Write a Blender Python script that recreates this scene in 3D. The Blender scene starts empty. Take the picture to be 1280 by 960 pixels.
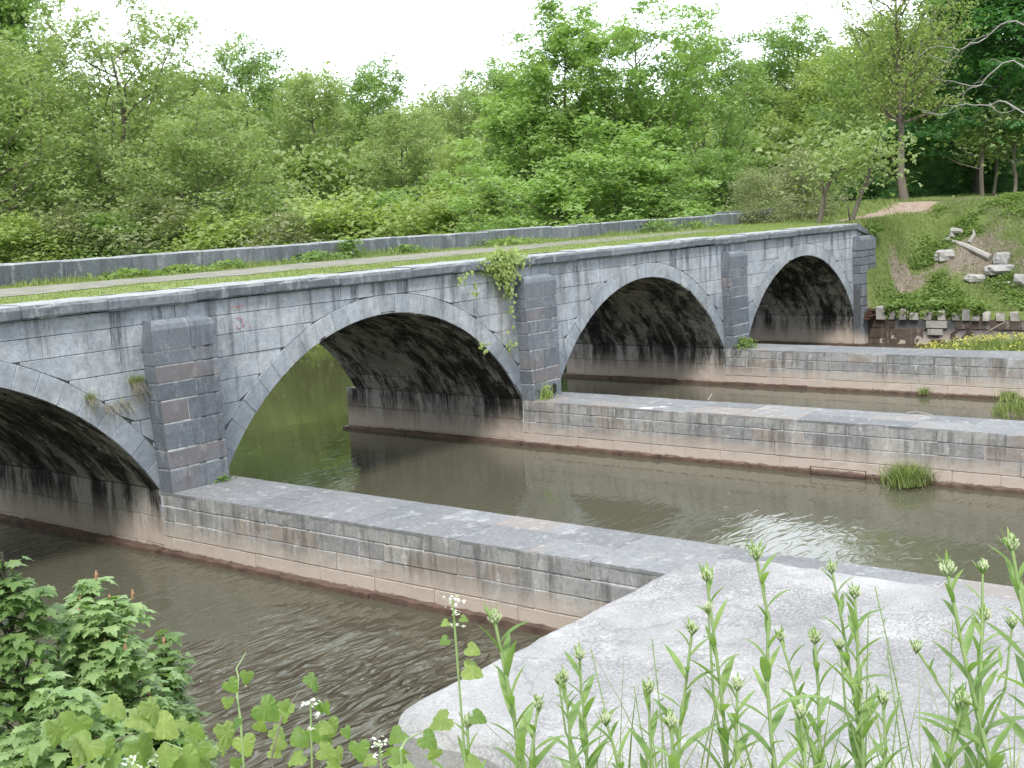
import bpy, math, random
import numpy as np
from math import radians as rad, sin, cos, pi, sqrt
C = bpy.context.scene
COL = C.collection

# ------------------------------------------------------------------ camera
CAM = (-12.8565, -17.9491, 5.7063)
YAW, PITCH, ROLL, FPX = 0.910438, -0.140858, -0.048805, 1529.69
def cam_axes():
    cy, sy, cp, sp = cos(YAW), sin(YAW), cos(PITCH), sin(PITCH)
    f = np.array([sy*cp, cy*cp, sp]); r = np.array([cy, -sy, 0.0]); u = np.cross(r, f)
    c, s = cos(ROLL), sin(ROLL)
    return c*r+s*u, -s*r+c*u, f
from mathutils import Matrix, Vector
_r, _u, _f = cam_axes()
cd = bpy.data.cameras.new('camera'); cam = bpy.data.objects.new('camera', cd); COL.objects.link(cam)
cam.matrix_world = Matrix(((_r[0], _u[0], -_f[0], CAM[0]), (_r[1], _u[1], -_f[1], CAM[1]), (_r[2], _u[2], -_f[2], CAM[2]), (0, 0, 0, 1)))
cd.sensor_width = 36; cd.lens = 36*FPX/1280; cd.clip_start = 0.05; cd.clip_end = 4000
C.camera = cam

# ------------------------------------------------------------------ light
SUN_EL, SUN_AZ = rad(52), rad(238)          # azimuth measured from +Y towards +X
sun_dir = Vector((sin(SUN_AZ)*cos(SUN_EL), cos(SUN_AZ)*cos(SUN_EL), sin(SUN_EL)))
sl = bpy.data.lights.new('sun', 'SUN'); sun = bpy.data.objects.new('sun', sl); COL.objects.link(sun)
sl.energy = 3.0; sl.angle = rad(12); sl.color = (1.0, 0.96, 0.9)
sun.rotation_euler = sun_dir.to_track_quat('Z', 'Y').to_euler()
w = bpy.data.worlds.new('World'); C.world = w; w.use_nodes = True
nt = w.node_tree; N = nt.nodes; L = nt.links
for n in list(N): N.remove(n)
out = N.new('ShaderNodeOutputWorld'); bg = N.new('ShaderNodeBackground'); L.new(bg.outputs[0], out.inputs[0])
sky = N.new('ShaderNodeTexSky'); sky.sky_type = 'NISHITA'; sky.sun_disc = False
sky.sun_elevation = SUN_EL; sky.sun_rotation = SUN_AZ; sky.air_density = 1.2; sky.dust_density = 2.0
tc = N.new('ShaderNodeTexCoord'); mp = N.new('ShaderNodeMapping'); L.new(tc.outputs['Generated'], mp.inputs[0])
mp.inputs['Scale'].default_value = (1, 1, 2.5)
nz = N.new('ShaderNodeTexNoise'); nz.inputs['Scale'].default_value = 2.2; nz.inputs['Detail'].default_value = 5; nz.inputs['Roughness'].default_value = .55
L.new(mp.outputs[0], nz.inputs[0])
cr = N.new('ShaderNodeValToRGB'); cr.color_ramp.elements[0].position = .36; cr.color_ramp.elements[0].color = (.62, .62, .62, 1)
cr.color_ramp.elements[1].position = .5; cr.color_ramp.elements[1].color = (1, 1, 1, 1); L.new(nz.outputs[0], cr.inputs[0])
mx = N.new('ShaderNodeMix'); mx.data_type = 'RGBA'; L.new(cr.outputs[0], mx.inputs['Factor'])
L.new(sky.outputs[0], mx.inputs['A']); mx.inputs['B'].default_value = (9.8, 10.5, 11.3, 1)
vm = N.new('ShaderNodeVectorMath'); vm.operation = 'DOT_PRODUCT'; L.new(tc.outputs['Generated'], vm.inputs[0]); _a, _e = rad(67), rad(22)
vm.inputs[1].default_value = (sin(_a)*cos(_e), cos(_a)*cos(_e), sin(_e)); mr = N.new('ShaderNodeMapRange'); mr.interpolation_type = 'SMOOTHSTEP'; L.new(vm.outputs['Value'], mr.inputs[0])
mr.inputs[1].default_value = .62; mr.inputs[2].default_value = .93; mr.inputs[3].default_value = 1.0; mr.inputs[4].default_value = 2.3  # brighter patch of sky added behind the bridge to strengthen the water's reflection
vs = N.new('ShaderNodeVectorMath'); vs.operation = 'SCALE'; L.new(mx.outputs['Result'], vs.inputs[0]); L.new(mr.outputs[0], vs.inputs['Scale']); L.new(vs.outputs[0], bg.inputs[0]); bg.inputs[1].default_value = 0.11
C.view_settings.view_transform = 'Standard'; C.view_settings.look = 'None'
C.view_settings.exposure = 0.36; C.view_settings.gamma = 1; C.view_settings.use_curve_mapping = False
C.cycles.max_bounces = 6; C.cycles.diffuse_bounces = 3; C.cycles.glossy_bounces = 3; C.cycles.transmission_bounces = 4
C.cycles.transparent_max_bounces = 4; C.cycles.caustics_reflective = False; C.cycles.caustics_refractive = False

# ------------------------------------------------------------------ helpers
def tag(o, label=None, cat=None, group=None, kind=None):
    for k, v in (('label', label), ('category', cat), ('group', group), ('kind', kind)):
        if v: o[k] = v
    return o
def empty(name, loc=(0, 0, 0), label=None, cat=None, group=None):
    o = bpy.data.objects.new(name, None); o.location = loc; o.empty_display_size = .2; COL.objects.link(o)
    return tag(o, label, cat, group)
class Acc:
    """collects triangles / quads, builds one mesh"""
    def __init__(s): s.v = []; s.f = []; s.t = []; s.n = 0; s.m = []; s.uv = []
    def add(s, v, f, tint=0.5, mi=0):
        v = np.asarray(v, float).reshape(-1, 3); s.v.append(v)
        f = np.asarray(f, int); s.f.append(f + s.n)
        t = np.full(len(v), tint) if np.isscalar(tint) else np.asarray(tint); s.t.append(t)
        s.m.append(np.full(len(f), mi)); s.n += len(v)
    def build(s, name, mats, parent=None, smooth=False, loc=None):
        me = bpy.data.meshes.new(name)
        V = np.concatenate(s.v)
        if loc is not None: V = V - np.array(loc)
        nf = sum(len(f) for f in s.f)
        tot = np.concatenate([np.full(len(f), f.shape[1]) for f in s.f]); idx = np.concatenate([f.ravel() for f in s.f])
        me.vertices.add(len(V)); me.vertices.foreach_set('co', V.ravel())
        me.loops.add(len(idx)); me.loops.foreach_set('vertex_index', idx.astype(np.int32))
        me.polygons.add(nf); st = np.concatenate([[0], np.cumsum(tot)[:-1]])
        me.polygons.foreach_set('loop_start', st.astype(np.int32)); me.polygons.foreach_set('loop_total', tot.astype(np.int32))
        me.polygons.foreach_set('material_index', np.concatenate(s.m).astype(np.int32))
        me.update(calc_edges=True)
        me.polygons.foreach_set('use_smooth', np.full(nf, bool(smooth)))
        a = me.attributes.new('tint', 'FLOAT', 'POINT'); a.data.foreach_set('value', np.concatenate(s.t).astype(np.float32))
        for m in (mats if isinstance(mats, (list, tuple)) else [mats]): me.materials.append(m)
        me.validate()
        o = bpy.data.objects.new(name, me); COL.objects.link(o)
        if parent is not None: o.parent = parent
        if loc is not None: o.location = loc
        return o
def tube(acc, pts, rads, n=6, tint=.5, mi=0):
    pts = np.asarray(pts, float); k = len(pts)
    if np.isscalar(rads): rads = [rads]*k
    V = []
    for i in range(k):
        d = pts[min(i+1, k-1)]-pts[max(i-1, 0)]; d = d/(np.linalg.norm(d)+1e-9)
        a = np.cross(d, (0.13, .97, .2) if abs(d[2]) > .8 else (0, 0, 1)); a /= np.linalg.norm(a)+1e-9; b = np.cross(d, a)
        for j in range(n):
            t = 2*pi*j/n; V.append(pts[i]+rads[i]*(cos(t)*a+sin(t)*b))
    F = [[i*n+j, i*n+(j+1) % n, (i+1)*n+(j+1) % n, (i+1)*n+j] for i in range(k-1) for j in range(n)]
    acc.add(V, F, tint, mi)
    acc.add([V[(k-1)*n+j] for j in range(n)], [list(range(n))], tint, mi)
def box(acc, lo, hi, tint=.5, mi=0):
    x0, y0, z0 = lo; x1, y1, z1 = hi
    V = [(x0,y0,z0),(x1,y0,z0),(x1,y1,z0),(x0,y1,z0),(x0,y0,z1),(x1,y0,z1),(x1,y1,z1),(x0,y1,z1)]
    acc.add(V, [[0,3,2,1],[4,5,6,7],[0,1,5,4],[1,2,6,5],[2,3,7,6],[3,0,4,7]], tint, mi)
def smooth(a, b, x):
    t = np.clip((x-a)/(b-a), 0, 1); return t*t*(3-2*t)
def fbm(x, y, z=0., seed=0, oct=4, f=1.):
    r = np.random.RandomState(seed); s = 0.; a = 1.
    for o in range(oct):
        for q in range(3):
            k = r.normal(size=3)*f; ph = r.rand()*6.28
            s = s + a*np.sin(k[0]*x+k[1]*y+k[2]*z+ph+1.7*np.sin(k[1]*x*.7-k[0]*y*.8+ph*2))
        a *= .55; f *= 2.03
    return s/4.
def rotmats(n, rs, up=0.6, az=None, tilt=None):
    """random frames: columns = leaf x (width), y (length), z (normal); normals biased upward"""
    nrm = rs.normal(size=(n, 3)); nrm /= np.linalg.norm(nrm, axis=1)[:, None]+1e-9
    nrm[:, 2] = np.abs(nrm[:, 2])*.8+up; nrm /= np.linalg.norm(nrm, axis=1)[:, None]
    t = rs.normal(size=(n, 3)); y = t-(t*nrm).sum(1)[:, None]*nrm; y /= np.linalg.norm(y, axis=1)[:, None]+1e-9
    x = np.cross(y, nrm)
    return np.stack([x, y, nrm], axis=2)
def frame(y, nrm):
    y = np.asarray(y, float); y = y/np.linalg.norm(y); n = np.asarray(nrm, float); n = n-(n@y)*y; n /= np.linalg.norm(n)+1e-9
    return np.stack([np.cross(y, n), y, n], axis=1)
def scatter(acc, tv, tf, M, pos, size, tint, mi=0):
    tv = np.asarray(tv, float); n = len(pos)
    V = np.einsum('nij,kj->nki', M, tv)*np.asarray(size).reshape(-1, 1, 1)+np.asarray(pos)[:, None, :]
    k = len(tv); F = (np.asarray(tf)[None]+(np.arange(n)*k)[:, None, None]).reshape(-1, len(tf[0]))
    acc.add(V.reshape(-1, 3), F, np.repeat(np.broadcast_to(tint, (n,)), k), mi)
RHOMB = ([(0, 0, 0), (.36, .45, .07), (0, 1, 0), (-.36, .45, .07)], [[0, 1, 2, 3]])
SPRIG = ([(0,0,0),(.3,.3,.1),(.1,.62,0),(-.28,.35,.08), (0,.3,0),(.42,.62,.0),(.3,1,-.1),(.02,.7,.05), (-.05,.4,0),(-.05,.85,.05),(-.4,1.0,-.08),(-.42,.6,0)], [[0,1,2,3],[4,5,6,7],[8,9,10,11]])

# ------------------------------------------------------------------ materials
def new_mat(name):
    m = bpy.data.materials.new(name); m.use_nodes = True; nt = m.node_tree
    for n in list(nt.nodes): nt.nodes.remove(n)
    o = nt.nodes.new('ShaderNodeOutputMaterial'); b = nt.nodes.new('ShaderNodeBsdfPrincipled'); nt.links.new(b.outputs[0], o.inputs[0])
    return m, G(nt), b, o
class G:
    def __init__(s, nt): s.nt = nt; s.pos = None
    def n(s, t, **kw):
        x = s.nt.nodes.new(t)
        for k, v in kw.items(): setattr(x, k, v)
        return x
    def link(s, a, b): s.nt.links.new(a, b)
    def P(s):
        if s.pos is None: s.pos = s.n('ShaderNodeNewGeometry').outputs['Position']
        return s.pos
    def noise(s, scale, detail=4, rough=.55, vec=(1, 1, 1), loc=(0, 0, 0), src=None, dist=0.):
        mp = s.n('ShaderNodeMapping'); mp.inputs['Scale'].default_value = vec; mp.inputs['Location'].default_value = loc
        s.link(src or s.P(), mp.inputs[0]); x = s.n('ShaderNodeTexNoise'); s.link(mp.outputs[0], x.inputs[0])
        x.inputs['Scale'].default_value = scale; x.inputs['Detail'].default_value = detail; x.inputs['Roughness'].default_value = rough; x.inputs['Distortion'].default_value = dist
        return x.outputs[0]
    def ramp(s, fac, stops):
        r = s.n('ShaderNodeValToRGB'); e = r.color_ramp.elements
        while len(e) < len(stops): e.new(.5)
        for i, (p, c) in enumerate(stops):
            e[i].position = p; e[i].color = (c, c, c, 1) if not hasattr(c, '__len__') else tuple(c)+(1,)
        s.link(fac, r.inputs[0]); return r.outputs[0]
    def mix(s, f, a, b, mode='MIX'):
        x = s.n('ShaderNodeMix', data_type='RGBA', blend_type=mode)
        for sk, v in (('Factor', f), ('A', a), ('B', b)):
            i = x.inputs[sk] if sk == 'Factor' else x.inputs[sk]
            if isinstance(v, (int, float)): i.default_value = v if sk == 'Factor' else (v, v, v, 1)
            elif isinstance(v, tuple): i.default_value = v+(1,)
            else: s.link(v, i)
        return x.outputs['Result']
    def math(s, op, a, b=0., c=None):
        x = s.n('ShaderNodeMath', operation=op)
        for i, v in enumerate((a, b) if c is None else (a, b, c)):
            if isinstance(v, (int, float)): x.inputs[i].default_value = v
            else: s.link(v, x.inputs[i])
        return x.outputs[0]
    def xyz(s):
        q = s.n('ShaderNodeSeparateXYZ'); s.link(s.P(), q.inputs[0]); return q.outputs
    def attr(s, name='tint'):
        return s.n('ShaderNodeAttribute', attribute_name=name).outputs['Fac']
    def bump(s, b, h, strength=.4, dist=.02, normal=None):
        x = s.n('ShaderNodeBump'); x.inputs['Strength'].default_value = strength; x.inputs['Distance'].default_value = dist
        s.link(h, x.inputs['Height'])
        if normal is not None: s.link(normal, x.inputs['Normal'])
        if b is not None: s.link(x.outputs[0], b.inputs['Normal'])
        return x.outputs[0]

def stone(name, ca, cb, streak=(.07, .075, .08), streak_amt=.5, streak_lo=.55, silt=True, red=None, white=0.0, black=0., rough=.85, bump=.5, flow='v', silt_top=.75, speck=.25, streak_sc=1., drip=None, toplight=None, lowdark=0, grime=0):
    m, g, b, o = new_mat(name)
    t = g.attr(); z = g.xyz()[2]
    col = g.mix(t, ca, cb)
    big = g.noise(1.1, 4, .6, loc=(3, 1, 7)); col = g.mix(g.ramp(big, [(.35, 0), (.65, .55)]), col, g.mix(1., col, (.74, .78, .84), 'MULTIPLY'))
    fine = g.noise(14, 6, .7); col = g.mix(.75, col, g.ramp(fine, [(.3, .62), (.5, .98), (.7, 1.2)]), 'MULTIPLY')
    if red:
        rr = g.ramp(g.math('MULTIPLY', g.attr(), g.noise(.9, 2, .5, loc=(9, 3, 1))), [(.36, 0), (.46, .75)]); col = g.mix(rr, col, red)
    if grime:
        g1 = g.noise(.75, 6, .7, loc=(12, 4, 1)); g2 = g.noise(3.4, 6, .75, vec=(1, 1, .6), loc=(2, 6, 6))
        gg = g.math('ADD', g.math('MULTIPLY', g1, .6), g.math('MULTIPLY', g2, .4)); col = g.mix(g.math('MULTIPLY', g.ramp(gg, [(.44, 0), (.60, 1)]), grime), col, (.14, .155, .175))
        col = g.mix(g.ramp(g.noise(1.7, 5, .7, loc=(4, 0, 7)), [(.56, 0), (.68, .4)]), col, (.36, .335, .29))
    # rain streaks running down the face
    st = g.noise(2.2*streak_sc, 5, .62, vec=(1.5, 1.5, .16), loc=(5, 2, 0), dist=.3)
    st2 = g.noise(9*streak_sc, 4, .6, vec=(1., 1., .1), loc=(1, 8, 0))
    s1 = g.math('MULTIPLY', g.ramp(st, [(streak_lo, 0), (streak_lo+.13, 1)]), g.ramp(st2, [(.3, .45), (.6, 1)]))
    col = g.mix(g.math('MULTIPLY', s1, streak_amt), col, streak)
    if drip:
        dz = g.n('ShaderNodeMapRange'); g.link(g.math('ADD', z, g.math('MULTIPLY', g.math('SUBTRACT', g.noise(1.7, 3, .5, vec=(1.2, 1.2, .1), loc=(3, 3, 8)), .5), 2.2)), dz.inputs[0])
        dz.inputs[1].default_value = drip[0]; dz.inputs[2].default_value = drip[1]; dz.inputs[3].default_value = 0; dz.inputs[4].default_value = 1
        dw = g.ramp(g.noise(1.9, 4, .6, vec=(1.3, 1.3, .05), loc=(11, 2, 4)), [(.53, 0), (.60, 1)])
        col = g.mix(g.math('MULTIPLY', g.math('MULTIPLY', dz.outputs[0], dw), g.ramp(g.noise(12, 4, .7, vec=(1, 1, .3)), [(.3, .3), (.6, .85)])), col, (.085, .095, .105))
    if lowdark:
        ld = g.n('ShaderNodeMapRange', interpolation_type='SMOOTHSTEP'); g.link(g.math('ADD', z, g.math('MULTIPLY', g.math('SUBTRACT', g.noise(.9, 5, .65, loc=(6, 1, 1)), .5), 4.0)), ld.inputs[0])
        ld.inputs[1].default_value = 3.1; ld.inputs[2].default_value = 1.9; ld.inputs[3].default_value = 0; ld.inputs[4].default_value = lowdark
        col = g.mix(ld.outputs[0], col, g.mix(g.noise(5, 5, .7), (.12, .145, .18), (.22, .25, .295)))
    if toplight:  # upward faces paler: light falling on the tops put into the colour
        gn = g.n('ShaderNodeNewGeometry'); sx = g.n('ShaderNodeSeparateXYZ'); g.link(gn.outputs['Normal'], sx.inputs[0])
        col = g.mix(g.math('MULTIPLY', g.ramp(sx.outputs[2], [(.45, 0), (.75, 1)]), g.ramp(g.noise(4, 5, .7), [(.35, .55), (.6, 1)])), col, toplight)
    if black > 0:
        k = g.noise(1.5, 5, .68, vec=(.9, 1.7, .28), loc=(2, 4, 3), dist=.5); k2 = g.noise(10, 5, .7, vec=(.8, 1.4, .35))
        k3 = g.noise(.45, 3, .5, loc=(0, 0, 5))
        kk = g.math('ADD', g.math('ADD', g.math('MULTIPLY', k, .75), g.math('MULTIPLY', k2, .25)), g.math('MULTIPLY', k3, .35))
        col = g.mix(g.math('MULTIPLY', g.ramp(kk, [(.615, 0), (.665, .6), (.73, 1)]), black), col, (.009, .008, .008))
        # rusty leak spots
        kr = g.noise(3.2, 4, .6, loc=(7, 7, 2)); col = g.mix(g.ramp(kr, [(.66, 0), (.72, .55)]), col, (.10, .05, .035))
    if white > 0:
        wn = g.noise(3.1, 5, .7, vec=(1.4, 1.4, .5), loc=(4, 4, 9)); wn2 = g.noise(24, 3, .7)
        ww = g.math('MULTIPLY', g.ramp(wn, [(.55, 0), (.66, 1)]), g.ramp(wn2, [(.4, .2), (.6, 1)]))
        col = g.mix(g.math('MULTIPLY', ww, white), col, (.62, .63, .64))
    sp = g.noise(55, 2, .5, loc=(1, 1, 1)); col = g.mix(g.math('MULTIPLY', g.ramp(sp, [(.64, 0), (.7, 1)]), speck), col, (.6, .62, .63))
    if silt:
        zz = g.math('ADD', z, g.math('MULTIPLY', g.math('SUBTRACT', g.noise(3, 4, .6, vec=(1, 1, .3), loc=(8, 0, 0)), .5), .35))
        sf = g.n('ShaderNodeMapRange', interpolation_type='SMOOTHSTEP'); g.link(zz, sf.inputs[0])
        sf.inputs[1].default_value = .15; sf.inputs[2].default_value = silt_top; sf.inputs[3].default_value = .92; sf.inputs[4].default_value = 0
        siltc = g.mix(g.noise(20, 5, .7), (.42, .35, .29), (.54, .47, .41))
        col = g.mix(sf.outputs[0], col, siltc)
        wl = g.n('ShaderNodeMapRange'); g.link(g.math('ADD', z, g.math('MULTIPLY', g.math('SUBTRACT', g.noise(5, 4, .7, loc=(0, 0, 2)), .5), .14)), wl.inputs[0])
        wl.inputs[1].default_value = .055; wl.inputs[2].default_value = .10; wl.inputs[3].default_value = 1; wl.inputs[4].default_value = 0
        col = g.mix(wl.outputs[0], col, (.10, .065, .05))
    g.link(col, b.inputs['Base Color']); b.inputs['Roughness'].default_value = rough; b.inputs['Specular IOR Level'].default_value = .25
    h = g.math('ADD', g.math('MULTIPLY', g.noise(7, 6, .68), 1.0), g.math('MULTIPLY', g.noise(38, 5, .7), .35))
    g.bump(b, h, bump, .012)
    return m

def leaf_mat(name, ca, cb, trans=.35, rough=.5, cc=None, hue_var=.35, objrand=True):
    m, g, b, o = new_mat(name)
    col = g.mix(g.attr(), ca, cb)
    if objrand:
        r = g.n('ShaderNodeObjectInfo').outputs['Random']
        col = g.mix(g.math('MULTIPLY', r, hue_var), col, cc or (cb[0]*1.25, cb[1]*1.05, cb[2]*.8))
    g.link(col, b.inputs['Base Color']); b.inputs['Roughness'].default_value = rough; b.inputs['Specular IOR Level'].default_value = .3
    tr = g.n('ShaderNodeBsdfTranslucent'); g.link(g.mix(1., col, (1.15, 1.25, .6), 'MULTIPLY'), tr.inputs[0])
    ms = g.n('ShaderNodeMixShader'); ms.inputs[0].default_value = trans; g.link(b.outputs[0], ms.inputs[1]); g.link(tr.outputs[0], ms.inputs[2]); g.link(ms.outputs[0], o.inputs[0])
    return m
def close_leaf(name, ca, cb, trans=.35):
    m = leaf_mat(name, ca, cb, trans, .45, objrand=False); nt = m.node_tree; b = [n for n in nt.nodes if n.type == 'BSDF_PRINCIPLED'][0]; g = G(nt)
    src = b.inputs['Base Color'].links[0].from_socket; n1 = g.noise(60, 4, .6); n2 = g.noise(14, 3, .5)
    col = g.mix(.85, src, g.ramp(n1, [(.3, (.72, .76, .7)), (.7, (1.18, 1.14, 1.1))]), 'MULTIPLY'); col = g.mix(g.ramp(n2, [(.45, 0), (.75, .5)]), col, (ca[0]*.6, ca[1]*.75, ca[2]*.8))
    g.link(col, b.inputs['Base Color']); g.bump(b, n1, .35, .004); return m
def simple(name, ca, cb, scale=8, rough=.8, bump=.3, vec=(1, 1, 1), spec=.25):
    m, g, b, o = new_mat(name)
    g.link(g.mix(g.ramp(g.noise(scale, 5, .65, vec=vec), [(.3, 0), (.7, 1)]), ca, cb), b.inputs['Base Color']); b.inputs['Roughness'].default_value = rough
    b.inputs['Specular IOR Level'].default_value = spec
    if bump: g.bump(b, g.noise(scale*3, 5, .65, vec=vec), bump, .02)
    return m

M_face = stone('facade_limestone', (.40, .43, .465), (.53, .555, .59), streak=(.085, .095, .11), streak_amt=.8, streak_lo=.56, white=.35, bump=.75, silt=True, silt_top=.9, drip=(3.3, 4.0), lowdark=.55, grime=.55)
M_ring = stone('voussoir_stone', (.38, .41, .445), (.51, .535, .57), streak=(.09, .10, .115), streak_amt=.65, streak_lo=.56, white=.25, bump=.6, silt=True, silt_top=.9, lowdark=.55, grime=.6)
M_pil = stone('pilaster_stone', (.125, .14, .16), (.215, .23, .255), streak=(.06, .065, .075), streak_amt=.5, red=(.16, .14, .14), white=.3, bump=.45, silt=True, silt_top=.6, speck=.15)
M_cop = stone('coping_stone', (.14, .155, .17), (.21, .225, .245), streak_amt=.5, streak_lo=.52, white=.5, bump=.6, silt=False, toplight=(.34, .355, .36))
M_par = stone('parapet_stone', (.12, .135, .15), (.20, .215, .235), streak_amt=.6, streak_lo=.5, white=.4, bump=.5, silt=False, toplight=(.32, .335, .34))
M_vault = stone('vault_stone', (.30, .285, .265), (.43, .41, .385), streak=(.05, .045, .042), streak_amt=.75, streak_lo=.53, black=.95, white=.3, bump=.6, silt=True, silt_top=.95)
M_pier = stone('pier_stone', (.27, .265, .26), (.41, .40, .385), streak=(.085, .08, .078), streak_amt=.7, streak_lo=.49, red=(.27, .22, .185), white=.55, bump=.8, silt=True, silt_top=.74, streak_sc=1.6, grime=.42)
M_top = stone('pier_paving', (.18, .182, .187), (.265, .267, .27), streak_amt=0., white=.42, bump=.4, silt=False, red=(.25, .22, .20))
M_mortar = stone('lime_mortar', (.55, .56, .57), (.68, .68, .68), streak=(.05, .05, .055), streak_amt=1., streak_lo=.5, silt=True, silt_top=.6, bump=.3)
M_gap = stone('recessed_joint', (.07, .072, .08), (.12, .125, .13), streak_amt=.3, silt=True, bump=.3)
M_wet = stone('wet_vault_joint', (.06, .06, .062), (.11, .11, .11), streak_amt=.3, silt=True, bump=.3)
M_sill = simple('wet_timber', (.075, .048, .038), (.17, .115, .09), 4, .6, .6, (1, 1, 1))
M_wall = stone('stained_retaining_wall', (.05, .038, .032), (.11, .08, .065), streak=(.22, .19, .17), streak_amt=.45, streak_lo=.55, white=.35, bump=.6, silt=False)
M_block = stone('pale_block', (.22, .20, .185), (.42, .39, .36), streak_amt=.4, silt=False, white=.3)
M_bark = simple('bark', (.10, .085, .07), (.22, .19, .155), 3, .9, .8, (3, 3, .5))
M_barkd = simple('dark_bark', (.045, .04, .033), (.10, .085, .07), 3, .9, .8, (3, 3, .5))
M_pale = simple('bleached_wood', (.27, .255, .24), (.45, .43, .40), 3, .8, .5, (3, 3, .5))
M_twig = simple('grey_twig', (.17, .14, .12), (.28, .25, .22), 3, .9, .3)
M_red = simple('red_paint', (.33, .14, .15), (.40, .26, .27), 12, .7, 0)
M_rock = stone('rock', (.30, .285, .27), (.50, .475, .45), streak_amt=.25, silt=False, white=.3, bump=.8)
M_rust = simple('rusty_iron', (.05, .03, .025), (.11, .06, .045), 20, .8, .4)

def slab_mat():
    m, g, b, o = new_mat('weathered_slab')
    n1 = g.noise(.8, 5, .6); col = g.mix(g.ramp(n1, [(.35, 0), (.65, 1)]), (.30, .30, .305), (.43, .425, .42))
    v1 = g.noise(22, 6, .75, vec=(1, 1.5, 1)); v2 = g.noise(.55, 3, .5, loc=(4, 1, 0))
    # dark lichen flecks, denser to the right
    fl = g.ramp(g.math('ADD', g.math('ADD', g.math('MULTIPLY', v1, .8), g.math('MULTIPLY', v2, .35)), g.math('MULTIPLY_ADD', g.xyz()[1], -.018, -.22)), [(.56, 0), (.63, 1)])
    col = g.mix(g.math('MULTIPLY', g.math('MULTIPLY', fl, .7), g.ramp(g.noise(.7, 4, .6, loc=(2, 9, 0)), [(.38, .25), (.6, 1)])), col, (.17, .165, .175))
    w1 = g.noise(2.3, 6, .72, loc=(7, 7, 0)); col = g.mix(g.ramp(w1, [(.56, 0), (.72, .6)]), col, (.60, .60, .60))
    ds_ = g.noise(1.6, 5, .7, vec=(1, .6, 1), loc=(1, 5, 0)); col = g.mix(g.ramp(ds_, [(.52, 0), (.66, .45)]), col, (.27, .265, .26))
    f = g.noise(45, 5, .75); col = g.mix(.8, col, g.ramp(f, [(.3, .66), (.5, 1.), (.7, 1.22)]), 'MULTIPLY')
    cr_ = g.n('ShaderNodeTexVoronoi', feature='DISTANCE_TO_EDGE'); cr_.inputs['Scale'].default_value = .42
    mp = g.n('ShaderNodeMapping'); g.link(g.P(), mp.inputs[0]); 
    dn = g.n('ShaderNodeTexNoise'); dn.inputs['Scale'].default_value = 2.5; dn.inputs['Detail'].default_value = 4; g.link(g.P(), dn.inputs[0])
    va = g.n('ShaderNodeVectorMath', operation='MULTIPLY_ADD'); g.link(dn.outputs['Color'], va.inputs[0]); va.inputs[1].default_value = (.5, .5, .5); g.link(mp.outputs[0], va.inputs[2])
    g.link(va.outputs[0], cr_.inputs[0])
    ck = g.ramp(cr_.outputs[0], [(0., 1), (.009, 0)]); col = g.mix(g.math('MULTIPLY', ck, .6), col, (.2, .2, .2))
    z = g.xyz()[2]
    sd = g.n('ShaderNodeMapRange', interpolation_type='SMOOTHSTEP'); g.link(z, sd.inputs[0]); sd.inputs[1].default_value = 1.32; sd.inputs[2].default_value = .7; sd.inputs[3].default_value = 0; sd.inputs[4].default_value = .6
    col = g.mix(sd.outputs[0], col, (.40, .39, .37))
    g.link(col, b.inputs['Base Color']); b.inputs['Roughness'].default_value = .9; b.inputs['Specular IOR Level'].default_value = .2
    h = g.math('ADD', v1, g.math('MULTIPLY', f, .4)); g.bump(b, h, .55, .03)
    return m
M_slab = slab_mat()

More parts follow.
